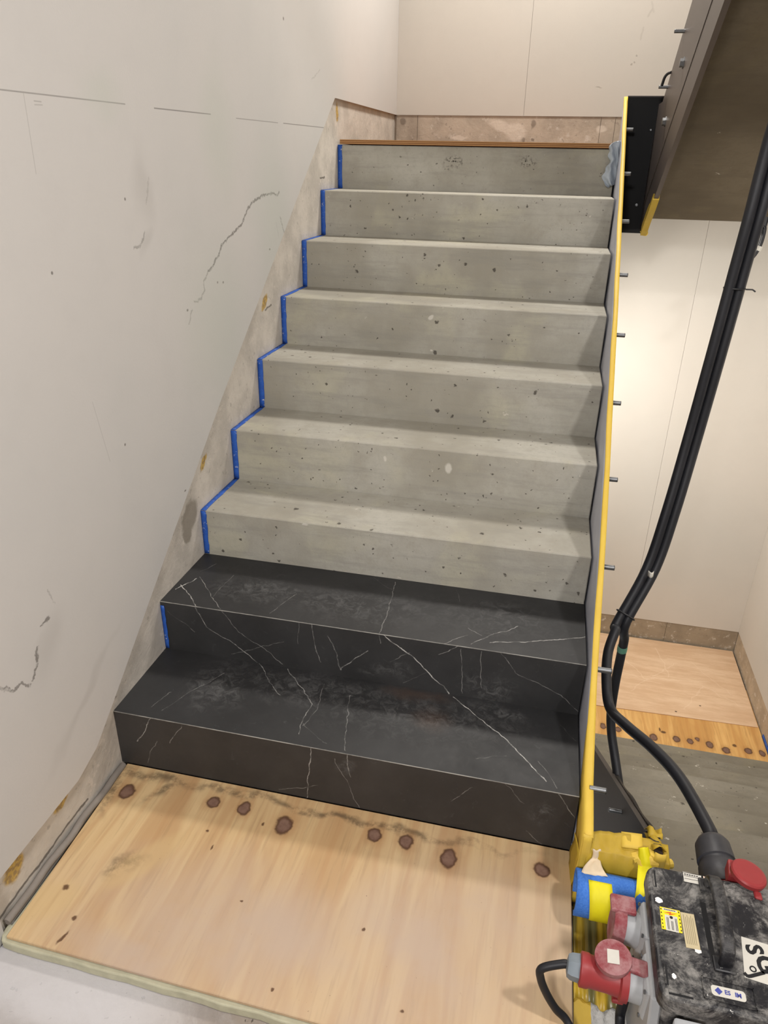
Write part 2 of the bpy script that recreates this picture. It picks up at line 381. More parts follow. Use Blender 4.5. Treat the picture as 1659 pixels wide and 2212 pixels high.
# ---- dark stone with white veins
VE = {
'tread2': [(1, [(.007,.568),(.072,.503),(.099,.470)]), (1, [(.002,.541),(.031,.609)]), (.6, [(.038,.620),(.107,.544),(.168,.481)]), (.3, [(.122,.532),(.125,.660)]), (.4, [(.302,.493),(.336,.604)]),
 (.5, [(.600,.741),(.609,.635),(.616,.474)]), (.3, [(.530,.749),(.600,.698)]), (.7, [(.850,.493),(.903,.547),(.962,.602)]), (.9, [(.895,.511),(1.019,.549),(1.103,.582),(1.143,.598)]),
 (.4, [(.834,.564),(.873,.532)]), (.25, [(.781,.745),(.798,.684)]), (.4, [(.027,.653),(.051,.706)]), (.5, [(.779,.474),(.838,.530)])],
'riser2': [(.8, [(.096,.323),(.120,.268),(.176,.237),(.244,.194),(.269,.167)]), (.5, [(.170,.330),(.214,.264),(.273,.234),(.341,.176)]), (.4, [(.010,.299),(.086,.242)]), (.35, [(.190,.183),(.344,.252)]),
 (.6, [(.427,.325),(.435,.273),(.450,.207)]), (.8, [(.473,.295),(.493,.255),(.505,.192)]), (.7, [(.505,.197),(.539,.228),(.581,.266)]), (1.15, [(.620,.330),(.677,.293),(.728,.240),(.786,.192),(.816,.163)]),
 (.4, [(.616,.325),(.617,.297)]), (.45, [(.830,.321),(.839,.177)]), (.45, [(.878,.320),(.887,.207)]), (.5, [(.925,.324),(.968,.271),(1.030,.250),(1.087,.218),(1.144,.177)]), (.7, [(.773,.292),(.861,.359)]),
 (.3, [(.681,.181),(.744,.228)]), (.3, [(.394,.334),(.387,.255)]), (.4, [(.642,.243),(.694,.282)])],
'tread1': [(.7, [(.271,.473),(.310,.428),(.374,.361)]), (.6, [(.357,.467),(.456,.364),(.469,.349),(.464,.289),(.467,.235)]), (.45, [(.106,.233),(.145,.322),(.193,.405)]), (.4, [(.071,.242),(.098,.304)]),
 (.35, [(.474,.437),(.487,.342),(.471,.269)]), (.5, [(.550,.406),(.573,.294),(.593,.209)]), (1.0, [(.817,.467),(.891,.403),(.956,.347),(.999,.301),(1.061,.229)]), (.3, [(.469,.274),(.540,.222)]),
 (.3, [(.899,.261),(.968,.288)]), (.4, [(1.046,.287),(1.088,.213)]), (.3, [(1.093,.425),(1.130,.380)])],
'riser1': [(.7, [(.091,.170),(.067,.121),(.040,.080)]), (.5, [(.172,.163),(.135,.096)]), (.4, [(.098,.098),(.061,.012)]), (.7, [(.509,.168),(.506,.094),(.499,.002)]), (.7, [(.597,.176),(.606,.119),(.610,.100)]),
 (.45, [(.569,.144),(.599,.083),(.633,.001)]), (.4, [(.426,.009),(.529,.051)]), (.4, [(.852,.084),(.901,.140)]), (.3, [(.968,.171),(1.020,.118)]), (.35, [(1.035,.040),(1.074,.001)]), (.55, [(1.092,.165),(1.136,.107)])]}
def stone(key, base, axes, nose, scuffs, rust=None):
    t = NT('dark_marble_'+key, .42, 0, .3)
    pw = t.flat(axes, [(14, .022), (60, .007)])
    c = t.mix(t.step(t.noise(5, 5, .6), .3, .7), base, tuple(x*1.5 for x in base[:3])+(1,))
    fine = t.math('MULTIPLY', t.step(t.noise(30, 6, .75, dist=1.5), .60, .72), .22)
    c = t.mix(fine, c, lin(96, 96, 96))
    brk = t.step(t.noise(45, 3, .6), .35, .6, .3, 1)
    v = t.math('MULTIPLY', t.lines(pw, VE[key], .0017), brk)
    c = t.mix(t.math('MULTIPLY', t.math('POWER', v, 1.35), .72, True), c, lin(205, 203, 198))
    rg = t.math('ADD', .36, t.math('MULTIPLY', t.noise(12, 5, .7), .28))
    if scuffs:
        pb = t.flat(axes, [(9, .12)])
        s = t.math('MULTIPLY', t.blobs(pb, scuffs, .9), t.step(t.noise(38, 6, .75, dist=1), .42, .68))
        c = t.mix(t.math('MULTIPLY', s, .36), c, lin(122, 122, 121)); rg = t.math('ADD', rg, t.math('MULTIPLY', s, .3))
    if rust:
        r = t.blobs(t.flat(axes, [(20, .06)]), rust, .9)
        c = t.mix(t.math('MULTIPLY', r, .14), c, lin(112, 78, 52))
    sp = t.N.new('ShaderNodeSeparateXYZ'); t.L.new(pw, sp.inputs[0])
    p0 = t.flat(axes); s0 = t.N.new('ShaderNodeSeparateXYZ'); t.L.new(p0, s0.inputs[0])
    e = t.step(t.math('ABSOLUTE', t.math('SUBTRACT', s0.outputs['Y'], nose)), .0005, .0022, 1, 0)
    e = t.math('MULTIPLY', e, t.step(t.noise(14, 4, .7), .3, .62, .35, .9))
    c = t.mix(e, c, lin(168, 166, 160))
    dots = t.step(t.noise(75, 4, .8), .735, .76)
    c = t.mix(t.math('MULTIPLY', dots, .5), c, lin(170, 168, 164))
    t.color(c); t.rough(rg); t.bump(t.noise(90, 4, .7), .0006, .3)
    return t.mat
Z1, Z2, Y1, Y2 = .1694, .3265, .2003, .4752
SB = (.0205, .0205, .021, 1)
M_st = {'riser1': stone('riser1', (.030, .028, .027, 1), 'xz', Z1, [((.6, .13), .03, .03), ((1.06, .1), .03, .04)]),
        'tread1': stone('tread1', SB, 'xy', Y1, [((.20, .36), .10, .12), ((.45, .40), .28, .07), ((.75, .36), .3, .1), ((.95, .42), .1, .04)], [((.72, .45), .10, .03), ((.78, .37), .06, .05)]),
        'riser2': stone('riser2', (.026, .026, .0265, 1), 'xz', Z2, [((.65, .21), .1, .03), ((.9, .22), .08, .05)]),
        'tread2': stone('tread2', SB, 'xy', Y2, [((.24, .60), .17, .07), ((.55, .6), .25, .09), ((.9, .62), .2, .1)])}

# ---- plywood
def plywood(name, knots, holes, base, dark, grain_rot=0, grey=True, dirt=None):
    t = NT(name, .62, 0, .3)
    v = t.mapped((9, 1.0, 1), rot=(0, 0, grain_rot))
    g = t.noise(1.0, 5, .55, v, dist=1.2)
    c = t.mix(t.step(g, .38, .66), base, dark)
    v2 = t.mapped((90, 6, 1), rot=(0, 0, grain_rot))
    wv = t.N.new('ShaderNodeTexWave'); wv.bands_direction = 'X'; t.L.new(t.mapped((1, .16, 1), rot=(0, 0, .05)), wv.inputs['Vector'])
    wv.inputs['Scale'].default_value = 7; wv.inputs['Distortion'].default_value = 9; wv.inputs['Detail'].default_value = 3; wv.inputs['Detail Scale'].default_value = 1.3
    c = t.mix(t.math('MULTIPLY', t.step(wv.outputs['Fac'], .62, 1.0), .24), c, tuple(x*k for x, k in zip(dark[:3], (.86, .70, .60)))+(1,))
    c = t.mix(t.math('MULTIPLY', t.step(t.noise(1, 3, .6, v2), .5, .7), .3), c, tuple(x*.62 for x in dark[:3])+(1,))
    if grey:
        gm = t.blobs(t.flat('xy', [(4, .25)]), [((.55, -.18), .5, .20), ((.9, -.08), .34, .24), ((.3, -.26), .26, .12)], .9)
        c = t.mix(t.math('MULTIPLY', gm, t.step(t.noise(5, 5, .6), .3, .65, .55, .9)), c, lin(182, 162, 145))
        st = t.blobs(t.flat('xy', [(9, .1), (40, .02)]), [((.10, .175), .16, .022), ((.35, .17), .2, .016, .0), ((.62, .165), .5, .014), ((.16, -.08), .045, .03, .6), ((.13, .13), .02, .05, -.4), ((.02, .1), .02, .09)], .9)
        c = t.mix(t.math('MULTIPLY', st, t.step(t.noise(26, 5, .7), .36, .6, .0, .75)), c, lin(82, 68, 52))
        lt = t.blobs(t.flat('xy', [(7, .05)]), [((.04, -.2), .09, .05, .5), ((.2, -.06), .12, .04, .9)], .5)
        c = t.mix(t.math('MULTIPLY', lt, .45), c, lin(198, 170, 122))
    p = t.flat('xy', [(60, .012), (25, .008)])
    hal = t.blobs(p, [(k[0], k[1]*1.9, k[2]*1.9) for k in knots], .9)
    c = t.mix(t.math('MULTIPLY', hal, .45), c, lin(150, 104, 60))
    kn = t.blobs(p, [(k[0], k[1]*1.12, k[2]*1.12) for k in knots], .22)
    kc = t.mix(t.noise(70, 4), lin(96, 70, 58), lin(146, 116, 100))
    c = t.mix(t.math('MULTIPLY', kn, .92), c, lin(74, 46, 34))
    kn2 = t.blobs(p, [(k[0], k[1]*.86, k[2]*.86) for k in knots], .35)
    c = t.mix(t.math('MULTIPLY', kn2, .9), c, kc)
    if holes:
        h = t.blobs(t.flat('xy', [(120, .006)]), holes, .5)
        c = t.mix(t.math('MULTIPLY', h, .9), c, lin(84, 54, 34))
    n = t.step(t.noise(95, 3, .8), .71, .73)
    c = t.mix(t.math('MULTIPLY', n, .7), c, lin(70, 55, 40))
    t.color(c); t.bump(g, .0008, .4)
    return t.mat
KN = [((.054,.113),.018,.023), ((.277,.132),.017,.017), ((.358,.133),.015,.019), ((.469,.109),.020,.026), ((.687,.133),.017,.020), ((.763,.133),.017,.019), ((.866,.111),.019,.026), ((1.076,.133),.018,.018)]
HO = [((.067,-.160),.008,.008), ((.127,-.219),.006,.007), ((.129,-.262),.004,.018,-.3), ((.42,.10),.004,.006), ((.30,.05),.004,.004), ((.33,.01),.003,.008), ((.72,-.1),.004,.005), ((.58,-.26),.004,.004), ((.83,-.24),.005,.004), ((.45,-.1),.004,.003)]
M_ply = plywood('pine_plywood', KN, HO, lin(204, 176, 132), lin(184, 150, 108))
KL = [((1.520,2.429),.016,.024), ((1.603,2.422),.018,.022), ((1.708,2.429),.018,.024), ((1.798,2.405),.022,.028), ((1.923,2.421),.02,.026), ((1.998,2.421),.018,.022), ((2.041,2.447),.012,.016), ((2.102,2.420),.02,.028), ((2.186,2.397),.022,.026), ((2.306,2.420),.02,.024), ((2.378,2.420),.016,.024)]
M_ply_low = plywood('pine_plywood_low', KL, [((1.857,2.462),.018,.012), ((2.239,2.447),.014,.014), ((1.84,2.48),.006,.02)], lin(222, 178, 112), lin(198, 150, 88), 0, False)
M_hard = None
def hardboard():
    t = NT('hardboard', .6, 0, .3)
    v = t.mapped((3, 14, 1))
    c = t.mix(t.step(t.noise(1, 6, .7, v), .35, .65), lin(222, 192, 160), lin(206, 172, 138))
    p = t.flat('xy', [(12, .06)])
    s = t.lines(p, [(.5, [(1.6, 3.2), (1.8, 2.95), (2.2, 3.0)]), (.4, [(1.7, 2.8), (2.0, 3.15), (2.3, 3.1)]), (.5, [(1.9, 3.3), (1.95, 3.0)]), (.4, [(2.0, 2.7), (2.15, 2.95), (2.35, 2.8)]), (.4, [(1.55, 3.0), (1.9, 2.9)]), (.4, [(2.1, 3.2), (2.3, 2.9)])], .006)
    c = t.mix(t.math('MULTIPLY', s, .5), c, lin(240, 218, 192))
    d = t.blobs(t.flat('xy'), [((1.95, 2.66), .008, .006), ((2.1, 2.75), .007, .005)])
    c = t.mix(d, c, lin(70, 54, 42)); t.color(c); return t.mat
M_hard = hardboard()
def ply_edge():
    t = NT('plywood_edge', .7, 0, .3)
    sp = t.N.new('ShaderNodeSeparateXYZ'); t.L.new(t.pos, sp.inputs[0])
    s = t.math('SINE', t.math('MULTIPLY', sp.outputs['Z'], 2*PI/.0062))
    t.color(t.mix(t.step(s, -.2, .3), lin(122, 80, 46), lin(190, 146, 98))); return t.mat
M_plyedge = ply_edge()

# ---- small materials
M_blue = plain('blue_masking_tape', lin(38, 84, 168), .6, 0, .3, .3, 90, .0008)
def tape_blue():
    t = NT('blue_masking_tape', .65, 0, .3)
    c = t.mix(t.noise(60, 4), lin(28, 66, 150), lin(52, 102, 190))
    c = t.mix(t.math('MULTIPLY', t.step(t.noise(70, 5, .75), .60, .66), .8), c, lin(196, 200, 204)); t.color(c); return t.mat
M_blue = tape_blue()
def yellow(name, a, b):
    t = NT(name, .55, 0, .35)
    v = t.mapped((8, 5, 5)); t.color(t.mix(t.noise(3, 5, .6, v), a, b)); t.bump(t.noise(60, 4, .6), .001, .5); return t.mat
M_yel = yellow('yellow_tape', lin(222, 192, 82), lin(204, 168, 60))
M_yel_dull = yellow('yellow_tape_aged', lin(196, 166, 54), lin(162, 132, 40))
M_yel_bright = yellow('bright_yellow_tape', lin(238, 228, 30), lin(204, 190, 20))
M_beige = plain('masking_tape', lin(224, 206, 178), .7, 0, .2, .1, 60)
M_film = plain('grey_protective_film', lin(178, 180, 190), .45, 0, .5, .12, 18, .002)
M_film_blue = plain('blue_grey_film', lin(172, 182, 192), .4, 0, .5, .2, 40, .002)
M_steel = plain('dark_painted_steel', lin(74, 66, 62), .42, 0, .5, .08, 14)
M_steel_low = plain('brown_primed_steel', lin(50, 43, 38), .6, 0, .5, .1, 14)
M_black = plain('black_steel', (.0035, .0035, .004, 1), .5, 0, .2, .1, 20)
M_zinc = plain('zinc_steel', lin(128, 130, 132), .4, .9, .5, .15, 200)
M_rubber = plain('black_rubber', lin(27, 28, 33), .5, 0, .4, .25, 30, .0005)
M_rubber_grey = plain('worn_black_plastic', lin(52, 52, 56), .5, 0, .45, .35, 60, .001)
M_white = plain('white_plaster', lin(232, 230, 228), .8, 0, .2, .06, 40, .003)
M_greenfoam = plain('pale_green_underlay', lin(184, 181, 157), .9, 0, .2, .25, 40, .002)
M_greyfoam = plain('grey_edge_foam', lin(132, 125, 118), .75, 0, .25, .25, 22, .004)
def box_mat(name='dusty_black_plastic', amt=.75):
    t = NT(name, .5, 0, .4)
    d = t.math('MULTIPLY', t.step(t.noise(15, 8, .78, dist=.4), .43, .62), t.step(t.noise(60, 5, .7), .3, .65, .3, 1))
    c = t.mix(t.math('MULTIPLY', d, amt), lin(26, 26, 30), lin(158, 155, 150))
    c = t.mix(t.math('MULTIPLY', t.step(t.noise(95, 4, .8), .66, .71), .85), c, lin(220, 218, 214))
    t.color(c); t.rough(t.math('ADD', .42, t.math('MULTIPLY', d, .4))); t.bump(t.noise(140, 4, .6), .0008, .4); return t.mat
M_box = box_mat(); M_box_clean = box_mat('black_plastic_handle', .3)
M_grey = plain('grey_plastic', lin(166, 168, 170), .5, 0, .4, .12, 50)
M_gland = plain('grey_gland', lin(118, 128, 136), .5, 0, .4, .12, 60)
def red_mat():
    t = NT('dusty_red_plastic', .5, 0, .4)
    d = t.step(t.noise(26, 6, .7), .34, .66)
    t.color(t.mix(t.math('MULTIPLY', d, .55), lin(128, 44, 52), lin(182, 150, 150))); return t.mat
M_red = red_mat(); M_red_clean = plain('red_plastic', lin(146, 50, 52), .45, 0, .4, .12, 50)
M_label = plain('white_label', lin(200, 197, 188), .55, 0, .3, .04, 80)
M_label_y = plain('yellow_label', lin(240, 214, 40), .55, 0, .3, .04, 80)
M_label_b = plain('beige_label', lin(190, 176, 142), .6, 0, .3, .1, 80)
M_ink = plain('black_ink', lin(34, 34, 36), .6, 0, .2, .05, 80)
M_ink_or = plain('orange_ink', lin(206, 92, 40), .6, 0, .2, .05, 80)
M_ink_blue = plain('blue_ink', lin(70, 78, 150), .6, 0, .2, .1, 80)
def foam_blue():
    t = NT('blue_foam', .85, 0, .25)
    t.color(t.mix(t.noise(260, 3, .7), lin(28, 88, 186), lin(92, 146, 226))); t.bump(t.noise(300, 3, .7), .002, .7); return t.mat
M_foam = foam_blue()
def olive_sheet():
    t = NT('yellow_olive_sheet', .35, 0, .5)
    sp = t.N.new('ShaderNodeSeparateXYZ'); t.L.new(t.pos, sp.inputs[0])
    v = t.mapped((46, 2.5, 1)); n = t.noise(1, 3, .5, v)
    t.color(t.mix(t.step(n, .42, .58), lin(122, 116, 72), lin(196, 164, 52))); return t.mat
M_olive = olive_sheet()
def insul():
    t = NT('white_insulation', .9, 0, .2)
    n = t.noise(110, 5, .7); t.color(t.mix(n, lin(168, 168, 168), lin(240, 239, 236))); t.bump(n, .006, 1.0); return t.mat
M_insul = insul()
M_tie = plain('cable_tie', lin(30, 30, 32), .5)

# ------------------------------------------------------------------ constants of the stair
T = .25284; H = .17; Zn = lambda n: n*H-.0342; Yn = lambda n: n*T
XL, XR = -.012, 1.1365
YB = 3.40; ZT = 1.516; XW = 2.41; ZL = -1.49

# ------------------------------------------------------------------ the setting
root = tag(bpy.data.objects.new('wall_left', None), 'pale plaster wall with pencil lines left of the stair', None, None, 'structure'); COL.objects.link(root)
mb = MB().box(-.20, XL, -3.2, YB+.15, -1.8, 4.25); obj('bare_wall', mb, M_band_left, root, label='bare unpainted wall strip above the steps')
poly = [(-.275, .117), (.02, .117), (.10, .142), (.181, .200), (.914, .753), (2.150, 1.628), (2.202, 1.664), (YB-.0005, 1.667), (YB-.0005, 4.24), (-3.2, 4.24), (-3.2, -.03), (-.275, -.03)]
obj('plasterboard', MB().prism(poly, XL, 0.0), M_wall_left, root, label='painted plasterboard lining with a sloping lower edge')
# plaster lump at the end of the bare strip
mb = MB().sheet(lambda u, v: (XL+.006+.010*math.sin(PI*v)*(.6+.4*math.sin(9*u)), -.290-.02*v, -.03+.09*u), 8, 6, .02)
obj('plaster_patch', mb, M_white, root, label='rough white plaster at the end of the bare strip')

root = tag(bpy.data.objects.new('wall_back', None), 'cream plaster wall behind both landings', None, None, 'structure'); COL.objects.link(root)
obj('bare_wall', MB().box(-.20, XW+.2, YB+.012, YB+.2, -1.8, 4.25), M_band_back, root)
j1, j2 = .690, 1.72
for x0, x1, z0, z1 in ((0.0, j1, 1.667, 4.24), (j1+.0012, 1.60, 1.667, 4.24), (1.6012, XW, 1.667, 4.24), (0.0, j2, -1.342, 1.26), (j2+.0012, XW, -1.342, 1.26)):
    obj('plasterboard', MB().box(x0, x1, YB, YB+.011, z0, z1), M_wall_back, root)
# bare board strip of the top landing: pieces with joints
for x0, x1 in ((0.0, .118), (.120, 1.092), (1.0945, 1.165), (1.167, XW)):
    obj('skirting_backing', MB().box(x0, x1, YB+.004, YB+.0115, 1.49, 1.6665), M_band_back, root)
for x0, x1 in ((0.0, 1.06), (1.062, 1.958), (1.960, XW)):
    obj('skirting_backing', MB().box(x0, x1, YB+.003, YB+.0115, -1.505, -1.3425), M_band_low, root)
root = tag(bpy.data.objects.new('wall_right', None), 'cream plaster wall right of the lower flight', None, None, 'structure'); COL.objects.link(root)
obj('bare_wall', MB().box(XW+.012, XW+.2, -3.2, YB+.012, -1.8, 4.25), M_band_right, root)
obj('plasterboard', MB().prism([(-3.2, .117), (-.02, .117), (2.20, -1.342), (YB-.0005, -1.342), (YB-.0005, 4.24), (-3.2, 4.24)], XW, XW+.011), M_wall, root)
obj('skirting_backing', MB().box(XW+.003, XW+.0115, 2.10, YB+.002, -1.505, -1.3425), M_band_right, root)
tag(obj('wall_front', MB().box(-.2, XW+.2, -3.4, -3.2, -.3, 4.25), M_wall), 'pale wall behind the viewer', None, None, 'structure')
tag(obj('ceiling', MB().box(-.2, XW+.2, -3.4, YB+.2, 4.25, 4.4), M_wall), 'pale ceiling over the stairwell', None, None, 'structure')
mb = MB().box(XL, 1.14, -3.2, .232, -.30, -.035).box(1.14, 1.307, -3.2, .084, -.30, -.035).box(1.307, XW, -3.2, .18, -.30, -.035)
tag(obj('floor', mb, M_floor), 'dusty concrete landing floor in front of the stair', None, None, 'structure')
mb = MB().box(XL, 1.14, 2.53, YB+.003, 1.262, 1.4958).box(1.14, XW, 2.475, YB+.003, 1.262, 1.4958)
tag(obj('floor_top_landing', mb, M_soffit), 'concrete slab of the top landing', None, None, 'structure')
mb = MB().box(XL, XW, 2.18, YB+.003, -1.75, -1.51)
tag(obj('floor_half_landing', mb, M_conc_low), 'concrete slab of the lower half landing', None, None, 'structure')

# ------------------------------------------------------------------ main concrete stair
st = thing('concrete_staircase', (.56, .2, 0), 'grey concrete staircase with its two lowest steps clad in dark stone', 'staircase')
for n in range(1, 10):
    y0 = Yn(n) if n > 1 else Yn(1)
    zt = Zn(n)
    if n == 1: zt = Z1-.021
    if n == 2: zt = Z2-.0205
    mb = MB().box(XL, XR, y0, Yn(n+1), zt-.33, zt)
    obj('step', mb, M_conc, st, bevel=.0025 if n > 2 else 0, seg=1)
for i, (yf, zt, zb, ye) in enumerate(((Y1, Z1, 0.001, Y2+.02), (Y2, Z2, Z1, Yn(3)))):
    k = str(i+1)
    obj('stone_riser', MB().prism([(yf, zb), (yf, zt), (yf+.02, zt-.02), (yf+.02, zb)], XL, XR+.001), M_st['riser'+k], st, label='dark veined stone riser cladding')
    obj('stone_tread', MB().prism([(yf, zt), (ye, zt), (ye, zt-.02), (yf+.02, zt-.02)], XL, XR+.001), M_st['tread'+k], st, label='dark veined stone tread cladding')

# blue tape along the left edge of the steps
tp = thing('blue_masking_tape', (0, .48, .17), 'blue masking tape running up the left edge of the steps along the wall', 'tape')
def rag(a, b, n, fn): return [a+(b-a)*i/n for i in range(n+1)]
def tape_riser(y, z0, z1, w):
    n = 10; js = [random.uniform(-.0015, .0015) for _ in range(n+1)]
    obj('tape_strip', MB().sheet(lambda u, v: (XL+.001+(w+js[round(v*n)])*u, y-.0012, z0+(z1-z0)*v), 2, n, -.001), M_blue, tp)
def tape_tread(z, y0, y1, w):
    n = 10; js = [random.uniform(-.0015, .0015) for _ in range(n+1)]
    obj('tape_strip', MB().sheet(lambda u, v: (XL+.001+(w+js[round(v*n)])*u, y0+(y1-y0)*v, z+.0012), 2, n, .001), M_blue, tp)
tape_riser(Y2, Z1+.002, Z2-.012, .012)
for n in range(3, 10):
    z0 = Zn(n-1) if n > 3 else Z2
    tape_riser(Yn(n), z0+.002, Zn(n)-(.001 if n < 9 else .0), .019 if n != 3 else .017)
    if n < 9: tape_tread(Zn(n), Yn(n)-.001, Yn(n+1), .016)

# plywood on the top landing and on this landing
ps = thing('plywood_sheet', (.56, 2.9, 1.4958), 'plywood sheet lying on the top landing, only its layered edge in view', 'plywood')
obj('board', MB().box(0.0, 1.128, 2.268, YB-.006, 1.4985, ZT), [M_plyedge], ps)
ps = thing('plywood_sheet', (.57, -.05, -.009), 'knotty pine plywood sheet on the landing floor below the first step', 'plywood')
fr = lambda x: -.286-.0155*x
mb = MB().prism([(.016, fr(.016)), (1.143, fr(1.143)), (1.1415, .1985), (.004, .1985)], -.009, 0, 'z')
obj('board', mb, M_ply, ps, bevel=.0015, seg=1)
un = tag(obj('foam_underlay', MB().prism([(-.004, -.255), (-.004, -.275), (.006, fr(0)-.005), (.03, fr(.03)-.007)]+[(.05+.04*k, fr(.05+.04*k)-.0075-.0022*math.sin(1.9*k)-.0015*math.sin(4.3*k)) for k in range(27)]+[(1.14, fr(1.14)-.009), (1.14, .190), (.004, .190), (.004, -.255)], -.0345, -.0105, 'z'), M_greenfoam, None, .003, 2),
         'pale green foam underlay showing under the front edge of the plywood', 'underlay')
pth = [(.000+.0015*math.sin(i*1.7), -.262+.045*i, .004+.002*math.sin(i*2.3)) for i in range(11)]
tag(obj('foam_edge_strip', MB().tube(catmull(pth, 4), .0085, 10), M_greyfoam), 'grey foam edging strip squeezed between wall and plywood', 'edging strip')

# ------------------------------------------------------------------ steel stringer of this flight
XI, XO = 1.146, 1.1562
top = [(.088, .180), (.202, .205), (.375, .325), (.552, .465), (.761, .621), (1.117, .848), (1.337, .994), (1.605, 1.158), (1.964, 1.378), (2.223, 1.535), (2.44, 1.668), (2.462, 1.690)]
sg = thing('stair_stringer', (1.155, .09, -.03), 'steel stringer plate with yellow taped top edge on the right of the main flight', 'stringer')
low = [(2.462, 1.18), (2.30, 1.17), (.7, .02), (.45, -.18), (.088, -.18)]
obj('plate', MB().prism([(.092, .172)]+[(y, z-.004) for y, z in top[1:-1]]+[(2.458, 1.684)]+low, XI, XO-.001), M_steel, sg)
def top_at(y):
    for (a, za), (b, zb) in zip(top, top[1:]):
        if y <= b: return za+(zb-za)*(y-a)/(b-a)
    return top[-1][1]
# yellow tape folded over the top edge
def tape_edge(u, v):
    y = .0835+(2.462-.0835)*u; z = top_at(y)
    q = v*3
    wob = .0007*math.sin(60*u)+.0006*math.sin(23*u+1)
    inn = .006+.004*math.sin(31*u)*math.sin(7*u)
    if y < .32: inn = .03+.16*min(1, (.32-y)/.2)
    ex = .0055*max(0, min(1, (.40-y)/.22))
    if q <= 1: return (XI-.0022+wob-.25*ex, y, z-inn*(1-q))
    if q <= 2: return (XI-.0022-.25*ex+(XO-XI+.0030+1.25*ex)*(q-1), y, z+.0012+wob)
    return (XO+.0008+ex, y, z-.012*(q-2))
obj('yellow_tape', MB().sheet(tape_edge, 120, 9, .0008), M_yel, sg, label='yellow tape folded over the top edge')
# tape round the lower end of the plate
def tape_end(u, v):
    z = .186-.21*u; x = XI-.0045+(XO-XI+.0115)*v
    return (x+.0015*math.sin(9*u+4*v), .0855-.0025*math.sin(PI*v)-.002*math.sin(11*u), z)
obj('yellow_tape', MB().sheet(tape_end, 12, 8, .0008), M_yel, sg, label='crumpled yellow tape over the lower end')
def tape_flap(u, v):
    z = .115-.14*u; return (1.1335+.009*v+.002*math.sin(10*u+3*v), .150-.06*v+.02*u, z)
obj('yellow_tape', MB().sheet(tape_flap, 10, 4, .0008), M_yel_dull, sg, label='loose yellow tape flap beside the stone riser')
def film(u, v):
    y = .20+(2.44-.20)*u; z1 = top_at(y)-.006; z = z1-.40*v
    z = max(z, .0)
    return (XI-.0012-.0035*v*(1+.5*math.sin(26*u))-.0012*math.sin(47*u+6*v)*v, y, z)
obj('protective_film', MB().sheet(film, 110, 10, -.0005), M_film, sg, label='wrinkled grey protective film on the inner face')
def bunch(u, v):
    x = XI-.004-.050*math.sin(PI*min(1, v*1.05))**.7*(1-.55*u)-.006*math.sin(9*v+5*u)
    return (x, 2.272-.030*math.sin(PI*u)-.008*math.sin(12*v)+.0*u, 1.535-.170*v+.012*math.sin(7*u))
obj('film_flap', MB().sheet(lambda u, v: (XI-.003-(.034+.016*v+.006*math.sin(11*v)+.004*math.sin(27*v))*u*(1 if v < .85 else 1-.5*((v-.85)/.15)**2), 2.264-.012*u-.010*math.sin(PI*u)-.006*math.sin(9*u+4*v)-.003*math.sin(20*v+14*u), 1.526-.158*v-.010*u*u), 18, 26, .0008), M_film_blue, sg, label='torn blue-grey film bunched beside the top riser')
STUDS = [(2.362,1.569), (2.156,1.411), (1.897,1.257), (1.612,1.107), (1.376,.954), (1.168,.793), (.935,.639), (.690,.490), (.428,.354), (.198,.203)]
def stud(x0, x1, y, z, par, r=.0062):
    mb = MB(); d = 1 if x1 > x0 else -1; L = abs(x1-x0); k = 12
    prof = []
    for i in range(k):
        prof += [(L*i/k, r), (L*(i+.5)/k, r*.88)]
    prof += [(L-.001, r), (L, r*.8)]
    mb.lathe((x0, y, z), (d, 0, 0), prof, 12)
    return lathe_smooth(obj('stud', mb, M_zinc, par, label='threaded zinc stud'), 60)
for i, (y, z) in enumerate(STUDS): stud(XO-.002, 1.1905+.001*math.sin(i), y, z, sg, .0072)

# upper fascia of the stairwell edge (black, faces the viewer)
fa = thing('landing_fascia', (1.225, 2.47, 1.18), 'black steel fascia plate closing the stairwell edge of the top landing', 'fascia')
obj('plate', MB().box(XO+.0005, 1.2975, 2.462, 2.472, 1.177, 1.690), M_black, fa)
obj('top_lip', MB().box(XO+.001, 1.2975, 2.461, 2.4735, 1.690, 1.694), M_steel, fa)
lathe_smooth(obj('bolt', MB().lathe((1.256, 2.462, 1.289), (0, -1, 0), [(0, .006), (.003, .006), (.0035, .004)], 10), M_zinc, fa))
lathe_smooth(obj('bolt', MB().lathe((1.265, 2.462, 1.572), (0, -1, 0), [(0, .005), (.006, .005), (.007, .003)], 6), M_zinc, fa))

# stringer of the flight going up on the right
X2, X3 = 1.281, 1.299
ub = thing('stair_stringer.001', (1.29, 2.45, 1.18), 'dark two-layer steel stringer of the upper flight at top right', 'stringer')
s1 = lambda y: 1.921-.606*(y-1.906); sm = lambda y: 1.846-.566*(y-1.452); s2 = lambda y: 1.811-.573*(y-1.243)
Y0 = .15
obj('plate', MB().prism([(2.458, s1(2.33)), (2.33, s1(2.33)), (Y0, s1(Y0)), (Y0, sm(Y0)), (2.458, sm(2.458))], X2, X3), M_steel, ub)
obj('lower_plate', MB().prism([(2.458, sm(2.458)-.002), (Y0, sm(Y0)-.002), (Y0, s2(Y0)), (2.335, s2(2.335)), (2.458, 1.192)], X2+.002, X3), M_steel, ub)
for y, z in ((1.980, 1.847), (2.222, 1.705)): stud(X2+.001, 1.248, y, z, ub)
for y, z in ((1.855, 1.743), (2.107, 1.586)):
    lathe_smooth(obj('bolt', MB().lathe((X2, y, z), (-1, 0, 0), [(0, .017), (.003, .017), (.003, .013), (.012, .013), (.013, .010)], 6), M_zinc, ub, label='hexagon head bolt'))
ys = [2.085+.25*k/8 for k in range(9)]
